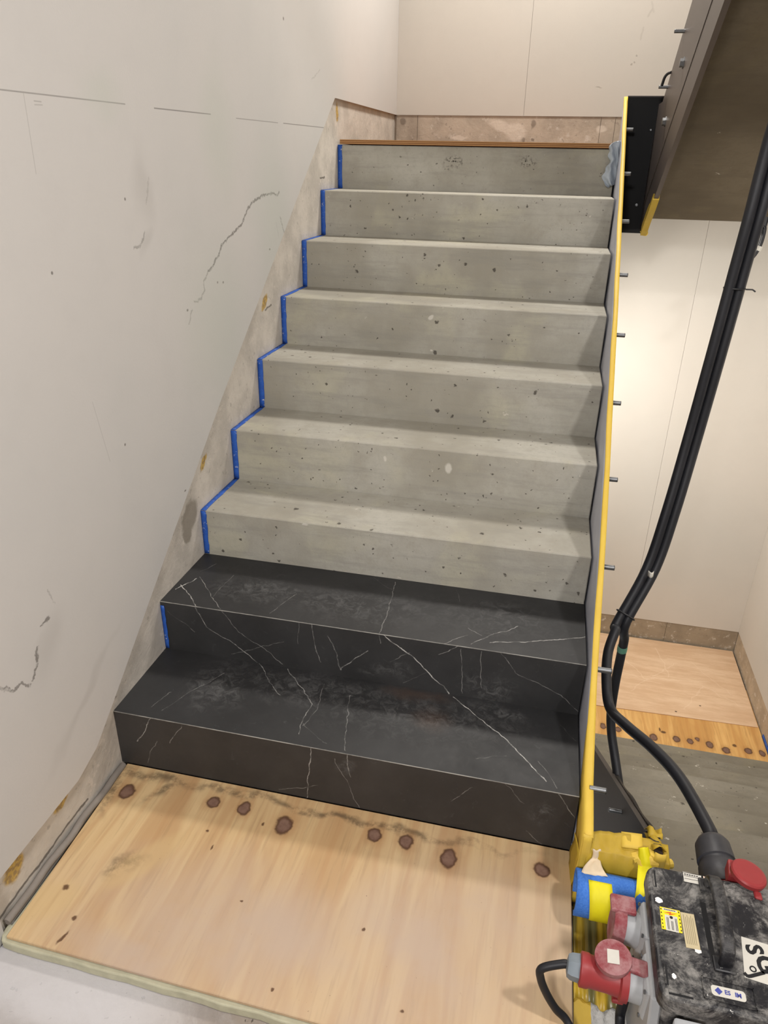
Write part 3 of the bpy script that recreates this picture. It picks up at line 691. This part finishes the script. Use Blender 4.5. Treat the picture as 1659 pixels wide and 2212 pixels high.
obj('yellow_tape', MB().prism([(y, s2(y)-.006+.0015*math.sin(40*y)) for y in ys]+[(y, s2(y)+.020+.004*math.sin(23*y)+(.012 if y > 2.15 else 0)) for y in ys[::-1]], X2-.003, X3+.003), M_yel_dull, ub, label='yellow tape on the lower end of the plate')
obj('yellow_tape', MB().sheet(lambda u, v: (X2-.004+.030*u, 2.335+.012*v, 1.186+.008*math.sin(6*u+2*v)), 6, 4, .002), M_yel, ub, label='torn yellow tape end')
obj('cable_tie', MB().tube(catmull([(X2, 2.19, s1(2.19)), (1.270, 2.20, s1(2.19)-.004), (1.262, 2.205, s1(2.19)-.016), (1.258, 2.215, s1(2.19)-.040)], 5), .005, 8), M_tie, ub)

# slab of the upper flight
us = thing('concrete_staircase.001', (1.86, 2.4, 1.25), 'brown-grey concrete underside of the upper flight at top right', 'staircase')
so = lambda y: 1.245+.555*(2.50-y)
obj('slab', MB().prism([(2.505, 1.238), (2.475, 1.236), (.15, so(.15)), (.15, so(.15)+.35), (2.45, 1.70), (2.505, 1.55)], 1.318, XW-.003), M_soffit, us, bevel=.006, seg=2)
obj('edge_joint_shadow', MB().prism([(2.458, 1.27), (.15, so(.15)+.035), (.15, so(.15)+.3), (2.458, 1.55)], X3-.001, 1.320), M_black, us, label='recessed joint beside the stringer, its shadow put in as black')  # shadow of the gap built in as a black solid

# ------------------------------------------------------------------ flight going down on the right
ls = thing('concrete_staircase.002', (1.86, .18, -.17), 'dusty concrete treads of the flight going down at right', 'staircase')
for n in range(1, 9):
    y0 = .18+(n-1)*T; zt = -.17*n
    obj('step', MB().box(1.307, XW-.003, y0, y0+T, zt-.34, zt), M_conc_low, ls, bevel=.003, seg=1)
tag(obj('hardboard_sheet', MB().prism([(.01, 2.55), (XW-.008, 2.635), (XW-.008, YB-.012), (.01, YB-.012)], -1.4945, -1.4905, 'z'), M_hard), 'scratched pinkish hardboard sheet covering the lower half landing', 'hardboard')
tag(obj('plywood_strip', MB().box(1.307, XW-.003, 2.205, 2.98, -1.5105, -1.495), M_ply_low), 'orange pine plywood with a row of knots at the lower landing edge', 'plywood')
tag(obj('blue_tape_strip', MB().sheet(lambda u, v: (XW-.004+.004*v, 2.36+.20*u, -1.493+.02*v), 8, 2, .001), M_blue), 'blue tape strip at the right end of the lower plywood', 'tape')

c_top = lambda y: -.423-.662*(y-.996)
cs = thing('stair_stringer.002', (1.298, .09, -.2), 'brown steel stringer plate of the flight going down beside the distribution box', 'stringer')
obj('plate', MB().prism([(.088, c_top(.088)-.02), (.12, c_top(.12)), (2.2, c_top(2.2)), (2.2, c_top(2.2)-.42), (.30, -.55), (.088, -.40)], 1.290, 1.306), M_steel_low, cs)
stud(1.2915, 1.256, .467, -.125, cs)
obj('yellow_tape', MB().sheet(lambda u, v: (1.286+.026*v, .10+.10*u, c_top(.10+.10*u)+.002+.006*math.sin(9*u+3*v)-.02*abs(v-.5)), 10, 5, .001), M_yel_dull, cs, label='crumpled yellow tape on the top corner')
obj('yellow_tape', MB().sheet(lambda u, v: (1.2865+.024*v, .0850-.004*math.sin(PI*v)-.002*math.sin(9*u), c_top(.10)+.004-.17*u), 8, 5, .001), M_yel, cs, label='yellow tape over the front end')
def tatter(u, v): return (1.288+.03*v, .165+.045*u, c_top(.165+.045*u)+.014*math.sin(PI*u)*(1+.5*math.sin(7*v))+.004*math.sin(13*u*v))
obj('yellow_tape', MB().sheet(tatter, 8, 6, .0012), M_yel_dull, cs, label='torn tuft of yellow tape')
obj('edge_film', MB().sheet(lambda u, v: (1.304+.008*v, .16+.55*u, c_top(.16+.55*u)+.004*math.sin(14*u)*v+.002), 26, 2, .001), M_black, cs, label='lifting dark film along the top edge')

# lower fascia, wrapped in yellow tape
lf = thing('landing_fascia.001', (1.227, .09, -.03), 'stairwell edge upstand wrapped in yellow tape behind the blue foam roll', 'fascia')
FZ = .146
obj('plate', MB().box(XO+.002, 1.289, .088, .100, -.03, FZ-.004), M_steel_low, lf)
def wrap(u, v):
    x = XO-.001+(1.322-XO)*u; q = v*3; w = .0012*math.sin(24*u+9*v)+.001*math.sin(51*u)
    if q <= 1: return (x, .0845-w, FZ-.15*(1-q)-.001)
    if q <= 2: return (x, .0845+.0175*(q-1), FZ+w)
    return (x, .102+.03*(q-2), FZ+.001+w+.012*(q-2)*math.sin(3*u))
obj('yellow_tape', MB().sheet(wrap, 30, 9, .001), M_yel_dull, lf, label='dull yellow tape wrapped over the upstand')
obj('yellow_tape', MB().sheet(lambda u, v: (1.225+.042*u, .104+.032*v, FZ+.003+.004*u+.010*v), 4, 4, .001), M_yel, lf, label='yellow tape tab on top')
lump = [(1.250+.075*k/9, .095+.003*math.sin(2.3*k), FZ-.012+.004*math.sin(1.7*k)) for k in range(10)]
obj('yellow_tape', MB().tube(lump, [.008+.013*math.sin(PI*min(1, (k+.8)/8.5))**.8+.0025*math.sin(5.1*k) for k in range(10)], 11, smooth=False), M_yel, lf, label='crumpled yellow tape end')


# ------------------------------------------------------------------ floor coverings right of the plywood
mb = MB()
def olive(u, v):
    x = 1.1475+.155*u; y0 = -.126+.006*math.sin(13*u)+.003*math.sin(31*u); y = y0+(.083-y0)*v
    return (x, y, -.0255+.0018*math.sin(2*PI*u*11))
tag(obj('plastic_sheet', MB().sheet(olive, 66, 6, .002), M_olive), 'ribbed olive yellow plastic sheet on the floor beside the plywood', 'plastic sheet')
tag(obj('floor_tape_strip', MB().box(1.1485, 1.181, -.62, -.113, -.0348, -.0295), M_yel), 'flat yellow floor tape beside the plywood edge at the bottom', 'tape')
tag(obj('insulation_board', MB().sheet(lambda u, v: (1.1815+.14*u, -.60+(.500+.012*math.sin(21*u))*v, -.030+.0015*math.sin(40*u+30*v)+.0012*math.sin(113*u+71*v)*math.sin(97*v)), 50, 90, .004), M_insul), 'rough white insulation board on the floor under the power cable', 'insulation')

# blue foam roll with two tape bands
fr_ = thing('foam_roll', (1.22, .033, -.03), 'blue foam roll wrapped with yellow tape in front of the upstand', 'foam roll')
RC = (.0365, .0725)  # centre y,z
R0 = .0455
a0, a1 = math.radians(-215), math.radians(35)
def roll_pt(x, a, r, sk=.0): return (x, RC[0]+r*math.cos(a)+sk, RC[1]+r*math.sin(a))
def rollf(u, v):
    a = math.radians(-52)+math.radians(280)*v
    return roll_pt(1.1385+.205*u, a, R0)
obj('foam', MB().sheet(rollf, 10, 36, -.010), M_foam, fr_)
def band(u, v):
    a = math.radians(-50)+math.radians(205)*v
    return roll_pt(1.164+.018*(1-v)*-.4+.034*u+.004, a, R0+.0012)
obj('tape_band', MB().sheet(lambda u, v: roll_pt(1.160+.046*u+.018*v, math.radians(-265)+math.radians(215)*v, R0+.0014), 4, 30, .0008), M_yel_bright, fr_, label='yellow tape band round the roll')
def ribbon(u, v):
    P0 = [(1.266, -.006, .046), (1.258, -.009, .064), (1.258, .002, .098), (1.266, .036, .1225), (1.274, .078, .140), (1.266, .100, .168)]
    W = [.030, .032, .020, .024, .030, .020]
    q = v*(len(P0)-1); i = min(int(q), len(P0)-2); f = q-i; f = f*f*(3-2*f)
    p = Vector(P0[i]).lerp(Vector(P0[i+1]), f); wd = W[i]+(W[i+1]-W[i])*f
    return (p.x+wd*(u-.5), p.y-.004*math.sin(PI*u)-.003*math.sin(14*v+3*u), p.z+.004*math.sin(9*v)*(u-.5)+.003*math.sin(PI*u*2+5*v))
obj('tape_ribbon', MB().sheet(ribbon, 6, 30, .0009), M_yel_bright, fr_, label='twisted bright yellow tape tied up to the upstand')
tag(obj('masking_tape_tab', MB().sheet(lambda u, v: (1.174+(.012+.026*max(0, v-.4)/.6)*(u-.5)*1.4+.003*math.sin(6*v), .0845-.036*max(0, v-.4)/.6-.002*math.sin(5*u), .150-.028*min(v, .4)/.4-.012*max(0, v-.5)+.0015*math.sin(9*u+5*v)), 8, 10, .001), M_beige), 'beige masking tape tab holding the foam roll to the upstand', 'tape')

# ------------------------------------------------------------------ power distribution box
BX0, BX1, BY0, BY1 = 1.246, 1.58, -.266, -.014
bz = thing('power_distribution_box', (1.41, -.145, -.03), 'dusty black portable power distribution box with handle and red sockets', 'power box')
obj('body', MB().prism(rrect(BX0+.014, BX1-.012, BY0+.016, BY1-.010, .018), -.030, .216, 'z'), M_box, bz, bevel=.002, seg=1)
obj('lid', MB().prism(rrect(BX0, BX1, BY0, BY1, .022), .212, .250, 'z'), M_box, bz, bevel=.007, seg=3)
# corner ribs moulded in the lid
for x0, x1, y0, y1 in ((1.2555, 1.2585, -.062, -.026), (1.2555, 1.2585, -.243, -.208), (1.2600, 1.297, -.2545, -.2505)):
    obj('rib', MB().box(x0, x1, y0, y1, .2495, .2525), M_box, bz, bevel=.001, seg=1)
    obj('groove', MB().box(x0+.0032 if x1-x0 < .01 else x0, x1+.0032 if x1-x0 < .01 else x1, y0 if x1-x0 < .01 else y0-.0032, y1 if x1-x0 < .01 else y1-.0040, .2495, .2502), M_ink, bz)
# handle
hx = 1.356
hp = catmull([(hx, -.188, .246), (hx, -.186, .270), (hx, -.170, .284), (hx, -.115, .289), (hx, -.062, .287), (hx, -.040, .272), (hx, -.038, .246)], 5)
mb = MB()
for sx in (0,):
    prof = rrect(-.0115, .0115, -.0065, .0065, .005, 3); n = len(prof); vs = []
    for i, p in enumerate(hp):
        t_ = (hp[min(i+1, len(hp)-1)]-hp[max(i-1, 0)]).normalized(); nb = Vector((1, 0, 0)); nn = nb.cross(t_)
        vs += [p+nb*a+nn*b for a, b in prof]
    fs = [(i*n+k, i*n+(k+1) % n, (i+1)*n+(k+1) % n, (i+1)*n+k) for i in range(len(hp)-1) for k in range(n)]
    mb.add(vs, fs, 0, True)
hd = obj('handle', mb, M_box_clean, bz)
for y in (-.188, -.038): obj('handle_foot', MB().box(hx-.019, hx+.016, y-.014, y+.014, .2490, .2545), M_box_clean, hd, bevel=.003, seg=2)
obj('handle_dark_strip', MB().box(1.334, 1.343, -.185, -.075, .2492, .2506), M_ink, bz)  # flat dark strip on the lid along the left of the handle
# stickers
def quadlab(name, c, wd, ht, ang, mat, par, z=.2503, th=.0006, label=None):
    R = Matrix.Rotation(ang, 2); pts = [(Vector(c)+R @ Vector(q)) for q in ((-wd/2, -ht/2), (wd/2, -ht/2), (wd/2, ht/2), (-wd/2, ht/2))]
    return obj(name, MB().prism([tuple(p) for p in pts], z, z+th, 'z'), mat, par, label=label)
wl = quadlab('warning_label', (1.2785, -.1235), .034, .043, -.02, M_label_y, bz, label='yellow and white electric hazard label')
quadlab('label_panel', (1.2790, -.131), .021, .030, -.02, M_label, wl, .2509, .0002)
quadlab('label_panel', (1.2785, -.1055), .024, .004, -.02, M_label, wl, .2509, .0002)
obj('lightning_sign', MB().prism([(1.268, -.1122), (1.281, -.1085), (1.2795, -.1120), (1.290, -.1100), (1.276, -.1158), (1.2775, -.1122)], .2509, .2512, 'z'), M_ink_or, wl, label='orange lightning bolt')
pl = MB()
for i, x in enumerate((1.2715, 1.2735, 1.2785, 1.2805, 1.2855, 1.2875)):
    pl.box(x, x+.0009, -.1435, -.1205-(.006 if i in (2, 3) else 0), .2510, .2513)
for i in range(6):
    pl.box(1.2628, 1.2645, -.1425+.007*i, -.1395+.007*i, .2508, .2511); pl.box(1.2928, 1.2945, -.1425+.007*i, -.1395+.007*i, .2508, .2511)
for i in range(7): pl.box(1.269+.0028*i, 1.271+.0028*i, -.1063, -.1047, .2510, .2513)
obj('label_print', pl, M_ink, wl, kind='stuff')
obj('ring_sign', MB().lathe((1.2795, -.1195, .2510), (0, 0, 1), [(0, .0028), (.0003, .0028)], 14), M_ink, wl)
b2 = quadlab('instruction_label', (1.3085, -.137), .023, .066, .02, M_label_b, bz, label='worn beige instruction label')
pl = MB()
for i in range(6): pl.box(1.3005+.003*i, 1.3013+.003*i, -.163, -.108-.004*(i % 2), .2508, .2511)
obj('label_print', pl, M_label_y if False else plain('faded_ink', lin(132, 120, 92), .6), b2, kind='stuff')
quadlab('raised_panel', (1.3265, -.135), .011, .090, .02, M_box_clean, bz, .2497, .0012)
b3 = quadlab('rating_label', (1.329, -.028), .036, .022, -.05, M_label, bz, label='white rating label with black rules')
pl = MB()
for q in ((1.311, 1.346, -.0182, -.0172), (1.311, 1.346, -.0395, -.0385), (1.3108, 1.3118, -.0395, -.0172), (1.3465, 1.3475, -.0395, -.0172), (1.313, 1.340, -.0255, -.0247), (1.313, 1.340, -.0315, -.0307)): pl.box(*q, .2508, .2511)
for i in range(6): pl.box(1.314+.0042*i, 1.317+.0042*i, -.0228, -.0208, .2508, .2511)
obj('label_print', pl, M_ink, b3, kind='stuff')
quadlab('tape_scrap', (1.352, -.0245), .016, .012, -.1, plain('pink_scrap', lin(206, 184, 168), .6), bz)
LA = -1.36
lg = quadlab('logo_sticker', (1.421, -.168), .066, .074, -.12, M_label, bz, label='white sticker with bold black letters')
def put(mbx, name='sticker_letter'): obj(name, mbx, M_ink, lg)
put(text_mb('S', .038, (1.4085, -.1475, .2512), LA, bold=.0012)); put(text_mb('G', .044, (1.4225, -.171, .2512), LA, bold=.0012)); put(text_mb('J', .036, (1.4035, -.192, .2512), LA+.25, bold=.001))
ring = MB(); ring.tube([(1.400+.0045*math.cos(a), -.1835+.0045*math.sin(a), .2512) for a in [2*PI*k/14 for k in range(15)]], .0011, 6); put(ring, 'sticker_ring')
fr2 = MB(); R = Matrix.Rotation(-.03, 2)
cx, cy, fw_, fh_ = 1.3535, -.2345, .079, .036
for x0, x1, y0, y1 in ((-.5, .5, .46, .5), (-.5, .5, -.5, -.46), (-.5, -.48, -.5, .5), (.48, .5, -.5, .5)):
    pts = [Vector((cx, cy))+R @ Vector((a*fw_, b*fh_)) for a, b in ((x0, y0), (x1, y0), (x1, y1), (x0, y1))]
    fr2.prism([tuple(p) for p in pts], .2495, .2525, 'z')
obj('label_frame', fr2, M_box, bz)
lb = obj('maker_label', MB().prism([(cx-.0005+(p[0]), cy+p[1]) for p in rrect(-.026, .026, -.0085, .0085, .005, 4)], .2503, .2509, 'z'), M_label, bz, label='small white rounded label with blue marks')
obj('label_emblem', MB().prism([(cx-.0215, cy), (cx-.0155, cy-.006), (cx-.0095, cy), (cx-.0155, cy+.006)], .2510, .2513, 'z'), M_ink_blue, lb)
obj('label_letters', text_mb('ES', .0095, (cx-.002, cy, .2511), -.03, bold=.0002), M_ink_blue, lb); obj('label_letters', text_mb('IM', .0095, (cx+.014, cy-.0005, .2511), -.03, bold=.0004), M_ink_blue, lb)
for x, y, a, b in ((1.262, -.089, .0065, .0055), (1.2715, -.226, .0035, .0045), (1.317, -.172, .006, .004)):
    obj('paint_spot', MB().prism([(x+a*math.cos(k*PI/6)*(1+.2*math.sin(3*k)), y+b*math.sin(k*PI/6)*(1+.15*math.sin(5*k))) for k in range(12)], .2500, .2508, 'z'), M_white, bz)
# front cover of the outlets
obj('front_cover', MB().prism([(-.262, .205), (-.292, .185), (-.300, .10), (-.262, .09)], 1.275, 1.325, 'x'), M_grey, bz, bevel=.004, seg=2, label='grey outlet cover on the front')
obj('side_panel', MB().prism([(-.262, -.02), (-.262, .12), (-.235, .196), (-.06, .196), (-.06, -.02)], BX0-.002, BX0+.016, 'x'), M_grey, bz, bevel=.003, seg=1, label='grey socket panel on the left side')

# sockets on the left side
def socket(y, z, tilt=.0, n=20):
    s = thing_part('socket', (BX0, y, z))
    return s
def soc(y, z, d, capped):
    d = Vector(d).normalized(); o = Vector((BX0+.004, y, z))
    mb = MB()
    # square flange with corner screws
    ax = Vector((0, 1, 0)); az = d.cross(ax).normalized(); hw = .037
    vs = []
    for h, k in ((0, 1), (.008, 1), (.014, .80)):
        for a, b in ((-1, -1), (1, -1), (1, 1), (-1, 1)): vs.append(o+d*h+ax*(a*hw*k)+az*(b*hw*k))
    fs = [(0, 1, 2, 3), (11, 10, 9, 8)]+[(i+4*q, i+4+4*q, (i+1) % 4+4+4*q, (i+1) % 4+4*q) for q in range(2) for i in range(4)]
    mb.add(vs, fs)
    s = obj('socket', mb, M_grey, bz, bevel=.002, seg=1, label='grey round power socket on a square flange')
    lathe_smooth(obj('collar', MB().lathe(o+d*.012, d, [(0, .031), (.010, .030), (.022, .029), (.026, .029), (.026, .025), (.028, .025)], 28), M_grey, s))
    for a, b in ((-1, -1), (1, -1), (1, 1), (-1, 1)):
        lathe_smooth(obj('screw', MB().lathe(o+d*.012+ax*(a*hw*.86)+az*(b*hw*.86), d, [(0, .0035), (.003, .0035), (.0035, .002)], 8), M_zinc, s))
    return s, o, d, ax, az
s, o, d, ax, az = soc(-.094, .163, (-1, .04, .10), True)
lathe_smooth(obj('socket_cap', MB().lathe(o+d*.038, d, [(0, .030), (.0, .035), (.012, .036), (.017, .035), (.021, .031), (.021, .0)], 28), M_red, s, label='dusty red hinged socket cap, closed'))
obj('cap_hinge', MB().box(BX0-.060, BX0-.014, -.092, -.056, .196, .206), M_red, s, bevel=.004, seg=2)
s, o, d, ax, az = soc(-.190, .155, (-1, .05, .0), False)
cc = Vector((1.186, -.180, .199)); dn = Vector((-.10, -.10, .99)).normalized()
cap = lathe_smooth(obj('socket_cap', MB().lathe(cc-dn*.012, dn, [(0, .027), (0, .030), (.009, .0315), (.013, .031), (.014, .026), (.013, .023), (.013, 0)], 30), M_red, s, label='round red socket cap hinged open'))
lab = MB(); a_ = dn.cross(Vector((0, 1, 0))).normalized(); b_ = dn.cross(a_)
lab.add([cc+dn*.0022+a_*p+b_*q for p, q in ((-.010, -.012), (.010, -.012), (.010, .012), (-.010, .012))]+[cc+dn*.0008+a_*p+b_*q for p, q in ((-.010, -.012), (.010, -.012), (.010, .012), (-.010, .012))], [(0, 1, 2, 3), (4, 7, 6, 5), (0, 4, 5, 1), (1, 5, 6, 2), (2, 6, 7, 3), (3, 7, 4, 0)])
obj('cap_label', lab, M_label, s, label='blank white sticker on the cap')
obj('cap_hinge', MB().prism([(1.212, -.192), (1.244, -.198), (1.247, -.170), (1.212, -.166)], .184, .194, 'z'), M_red, s, bevel=.003, seg=2)

# red plug in the lower socket with its cable
pg = thing('power_plug', (1.12, -.19, .05), 'red power plug with grey gland pushed into the lower side socket', 'plug')
p0 = o+d*.034; 
lathe_smooth(obj('plug_body', MB().lathe(p0, d, [(0, .034), (.012, .034), (.015, .0285), (.034, .0265), (.064, .0265), (.068, .0285), (.080, .0285), (.082, .025)], 26), M_red_clean, pg))
lathe_smooth(obj('plug_gland', MB().lathe(p0+d*.078, d, [(0, .0225), (.004, .0235), (.018, .022), (.024, .0185), (.026, .010)], 6), M_gland, pg, label='grey hexagonal cable gland'))
obj('plug_latch', MB().box(p0.x-.022, p0.x-.002, -.207, -.190, p0.z-.040, p0.z-.030), M_red_clean, pg, bevel=.002, seg=1)
e = p0+d*.100
path = catmull([e, e+d*.010, (1.071, -.190, .140), (1.072, -.191, .113), (1.086, -.191, .076), (1.107, -.191, .038), (1.134, -.197, .012), (1.165, -.25, -.012), (1.172, -.36, -.018), (1.165, -.6, -.018)], 7)
obj('plug_cable', MB().tube(path, .0074, 12), M_rubber, pg, label='black rubber cable bent down to the floor')
tag(obj('power_cable', MB().tube(catmull([(1.247, -.150, .090), (1.234, -.146, .070), (1.231, -.146, .020), (1.230, -.160, -.008), (1.230, -.25, -.0165), (1.230, -.6, -.0165)], 7), .0092, 12), M_rubber), 'short black cable running down under the left side of the power box', 'cable')

# inlet with big black plug at the back
il = Vector((1.408, BY1-.004, .168))
s = lathe_smooth(obj('inlet', MB().lathe(il, (0, 1, .06), [(0, .046), (.012, .046), (.014, .040), (.046, .038), (.048, .034)], 28), M_red_clean, bz, label='red power inlet on the back'))
dn = Vector((.16, .06, .97)).normalized(); cc = Vector((1.428, -.002, .262))
lathe_smooth(obj('inlet_cap', MB().lathe(cc-dn*.008, dn, [(0, .028), (0, .031), (.008, .032), (.011, .030), (.012, .025)], 30), M_red_clean, s, label='red inlet cap flipped up'))
obj('cap_hinge', MB().prism([(1.395, -.004), (1.425, -.008), (1.43, .03), (1.400, .035)], .222, .252, 'z'), M_red_clean, s, bevel=.004, seg=2)
obj('cap_latch', MB().prism([(1.432, -.044), (1.445, -.046), (1.445, -.030), (1.432, -.028)], .246, .254, 'z'), M_red_clean, s, bevel=.002, seg=1)

# main cables hanging through the stairwell
bp = thing('mains_cable', (1.41, .2, .17), 'pair of thick black power cables hanging in the stairwell and plugged into the box', 'cable')
pd = Vector((-.06, .99, .10)).normalized(); pb = il+Vector((0, .044, .002))
lathe_smooth(obj('plug', MB().lathe(pb, pd, [(0, .041), (.006, .042), (.05, .037), (.054, .034), (.060, .034), (.062, .037), (.100, .034), (.112, .027), (.118, .018)], 24), M_rubber_grey, bp, label='big dusty black cable plug'))
pe = pb+pd*.112
def at(px, py, dep): raise NotImplementedError
CL = [tuple(pe), tuple(pe+pd*.03), (1.366, .318, .165), (1.322, .432, .140), (1.271, .540, .107), (1.239, .641, .075), (1.227, .717, .112), (1.2285, .790, .156), (1.246, .846, .200)]
BU = [(1.262, .871, .211), (1.331, .967, .351), (1.363, 1.02, .515), (1.391, 1.076, .730), (1.409, 1.09, .982), (1.421, 1.098, 1.177), (1.428, 1.093, 1.325), (1.436, 1.106, 1.463), (1.441, 1.095, 1.56), (1.46, 1.03, 1.80), (1.47, 1.0, so(1.0)+.01)]
RB = .0142
off = Vector((.0128, .002, .002))
CR0 = [(1.340, .690, -.345), (1.322, .728, -.280), (1.305, .790, -.226), (1.289, .835, -.172), (1.281, .866, -.110), (1.281, .888, -.020), (1.284, .901, .070), (1.283, .893, .140)]
mainL = catmull(CL+[tuple(Vector(p)-off) for p in BU], 7)
mainR = catmull(CR0+[tuple(Vector(p)+off+Vector((.002, .004, 0))) for p in BU], 7)
obj('cable', MB().tube(mainL, RB, 14), M_rubber, bp, label='thick black cable curving to the plug')
obj('cable', MB().tube(mainR, RB*.98, 14), M_rubber, bp, label='second black cable dropping behind the lower stringer')
def tie(p, dirn, r):
    p = Vector(p); dirn = Vector(dirn).normalized(); a = dirn.orthogonal().normalized(); a = (Vector((1, .1, .1))-dirn*Vector((1, .1, .1)).dot(dirn)).normalized(); b = dirn.cross(a)
    return MB().tube([p+a*(r*1.9*math.cos(k))+b*(r*1.1*math.sin(k)) for k in [2*PI*i/20 for i in range(21)]], .0026, 6)
obj('cable_tie', tie((1.4205, 1.100, 1.150), (.02, .01, 1), RB), M_tie, bp)
obj('cable_tie', MB().tube([(1.447, 1.09, 1.150), (1.462, 1.085, 1.151), (1.470, 1.085, 1.146)], .002, 6), M_tie, bp)
obj('cable_tie', tie((1.272, .885, .232), (.5, .6, .9), RB*1.05), M_tie, bp)
obj('tape_scrap', MB().tube([(1.2838, .900, .092), (1.2836, .8985, .102), (1.2834, .897, .112)], .0150, 12), plain('green_tape', lin(84, 132, 112), .5), bp, label='scrap of green tape')
obj('tape_scrap', MB().sheet(lambda u, v: (1.318+.016*u, .923+.004*v-.012*math.sin(PI*u), .352+.016*v), 4, 3, .0006), M_label, bp, label='scrap of white tape')

# loose wiring under the top landing
wr = thing('wiring_bundle', (1.74, 2.40, 1.24), 'small bundle of black wires looped under the upper flight at right edge', 'wiring')
def L_(o): return [(1.712+o, 2.40, 1.195), (1.736+o, 2.40, 1.222-o), (1.764+o*.5, 2.40, 1.222), (1.766+o*.4, 2.40, 1.165), (1.752+o*.4, 2.40, 1.115), (1.728, 2.40, 1.088-o), (1.690, 2.40, 1.080-1.6*o)]
for k, o_ in enumerate((0, .008, -.006, .014)): obj('wire', MB().tube(catmull([(p[0], p[1]+.006*k, p[2]) for p in L_(o_)], 6), .0055, 8), M_rubber, wr)
obj('wire_tail', MB().tube([(1.762, 2.408, 1.222), (1.764, 2.41, 1.262)], .012, 8), M_rubber, wr)
obj('wire_tag', MB().lathe((1.7635, 2.405, 1.150), (-.3, 0, -1), [(0, .014), (.018, .014)], 10), M_label, wr, label='white tape wrapped on the wires')
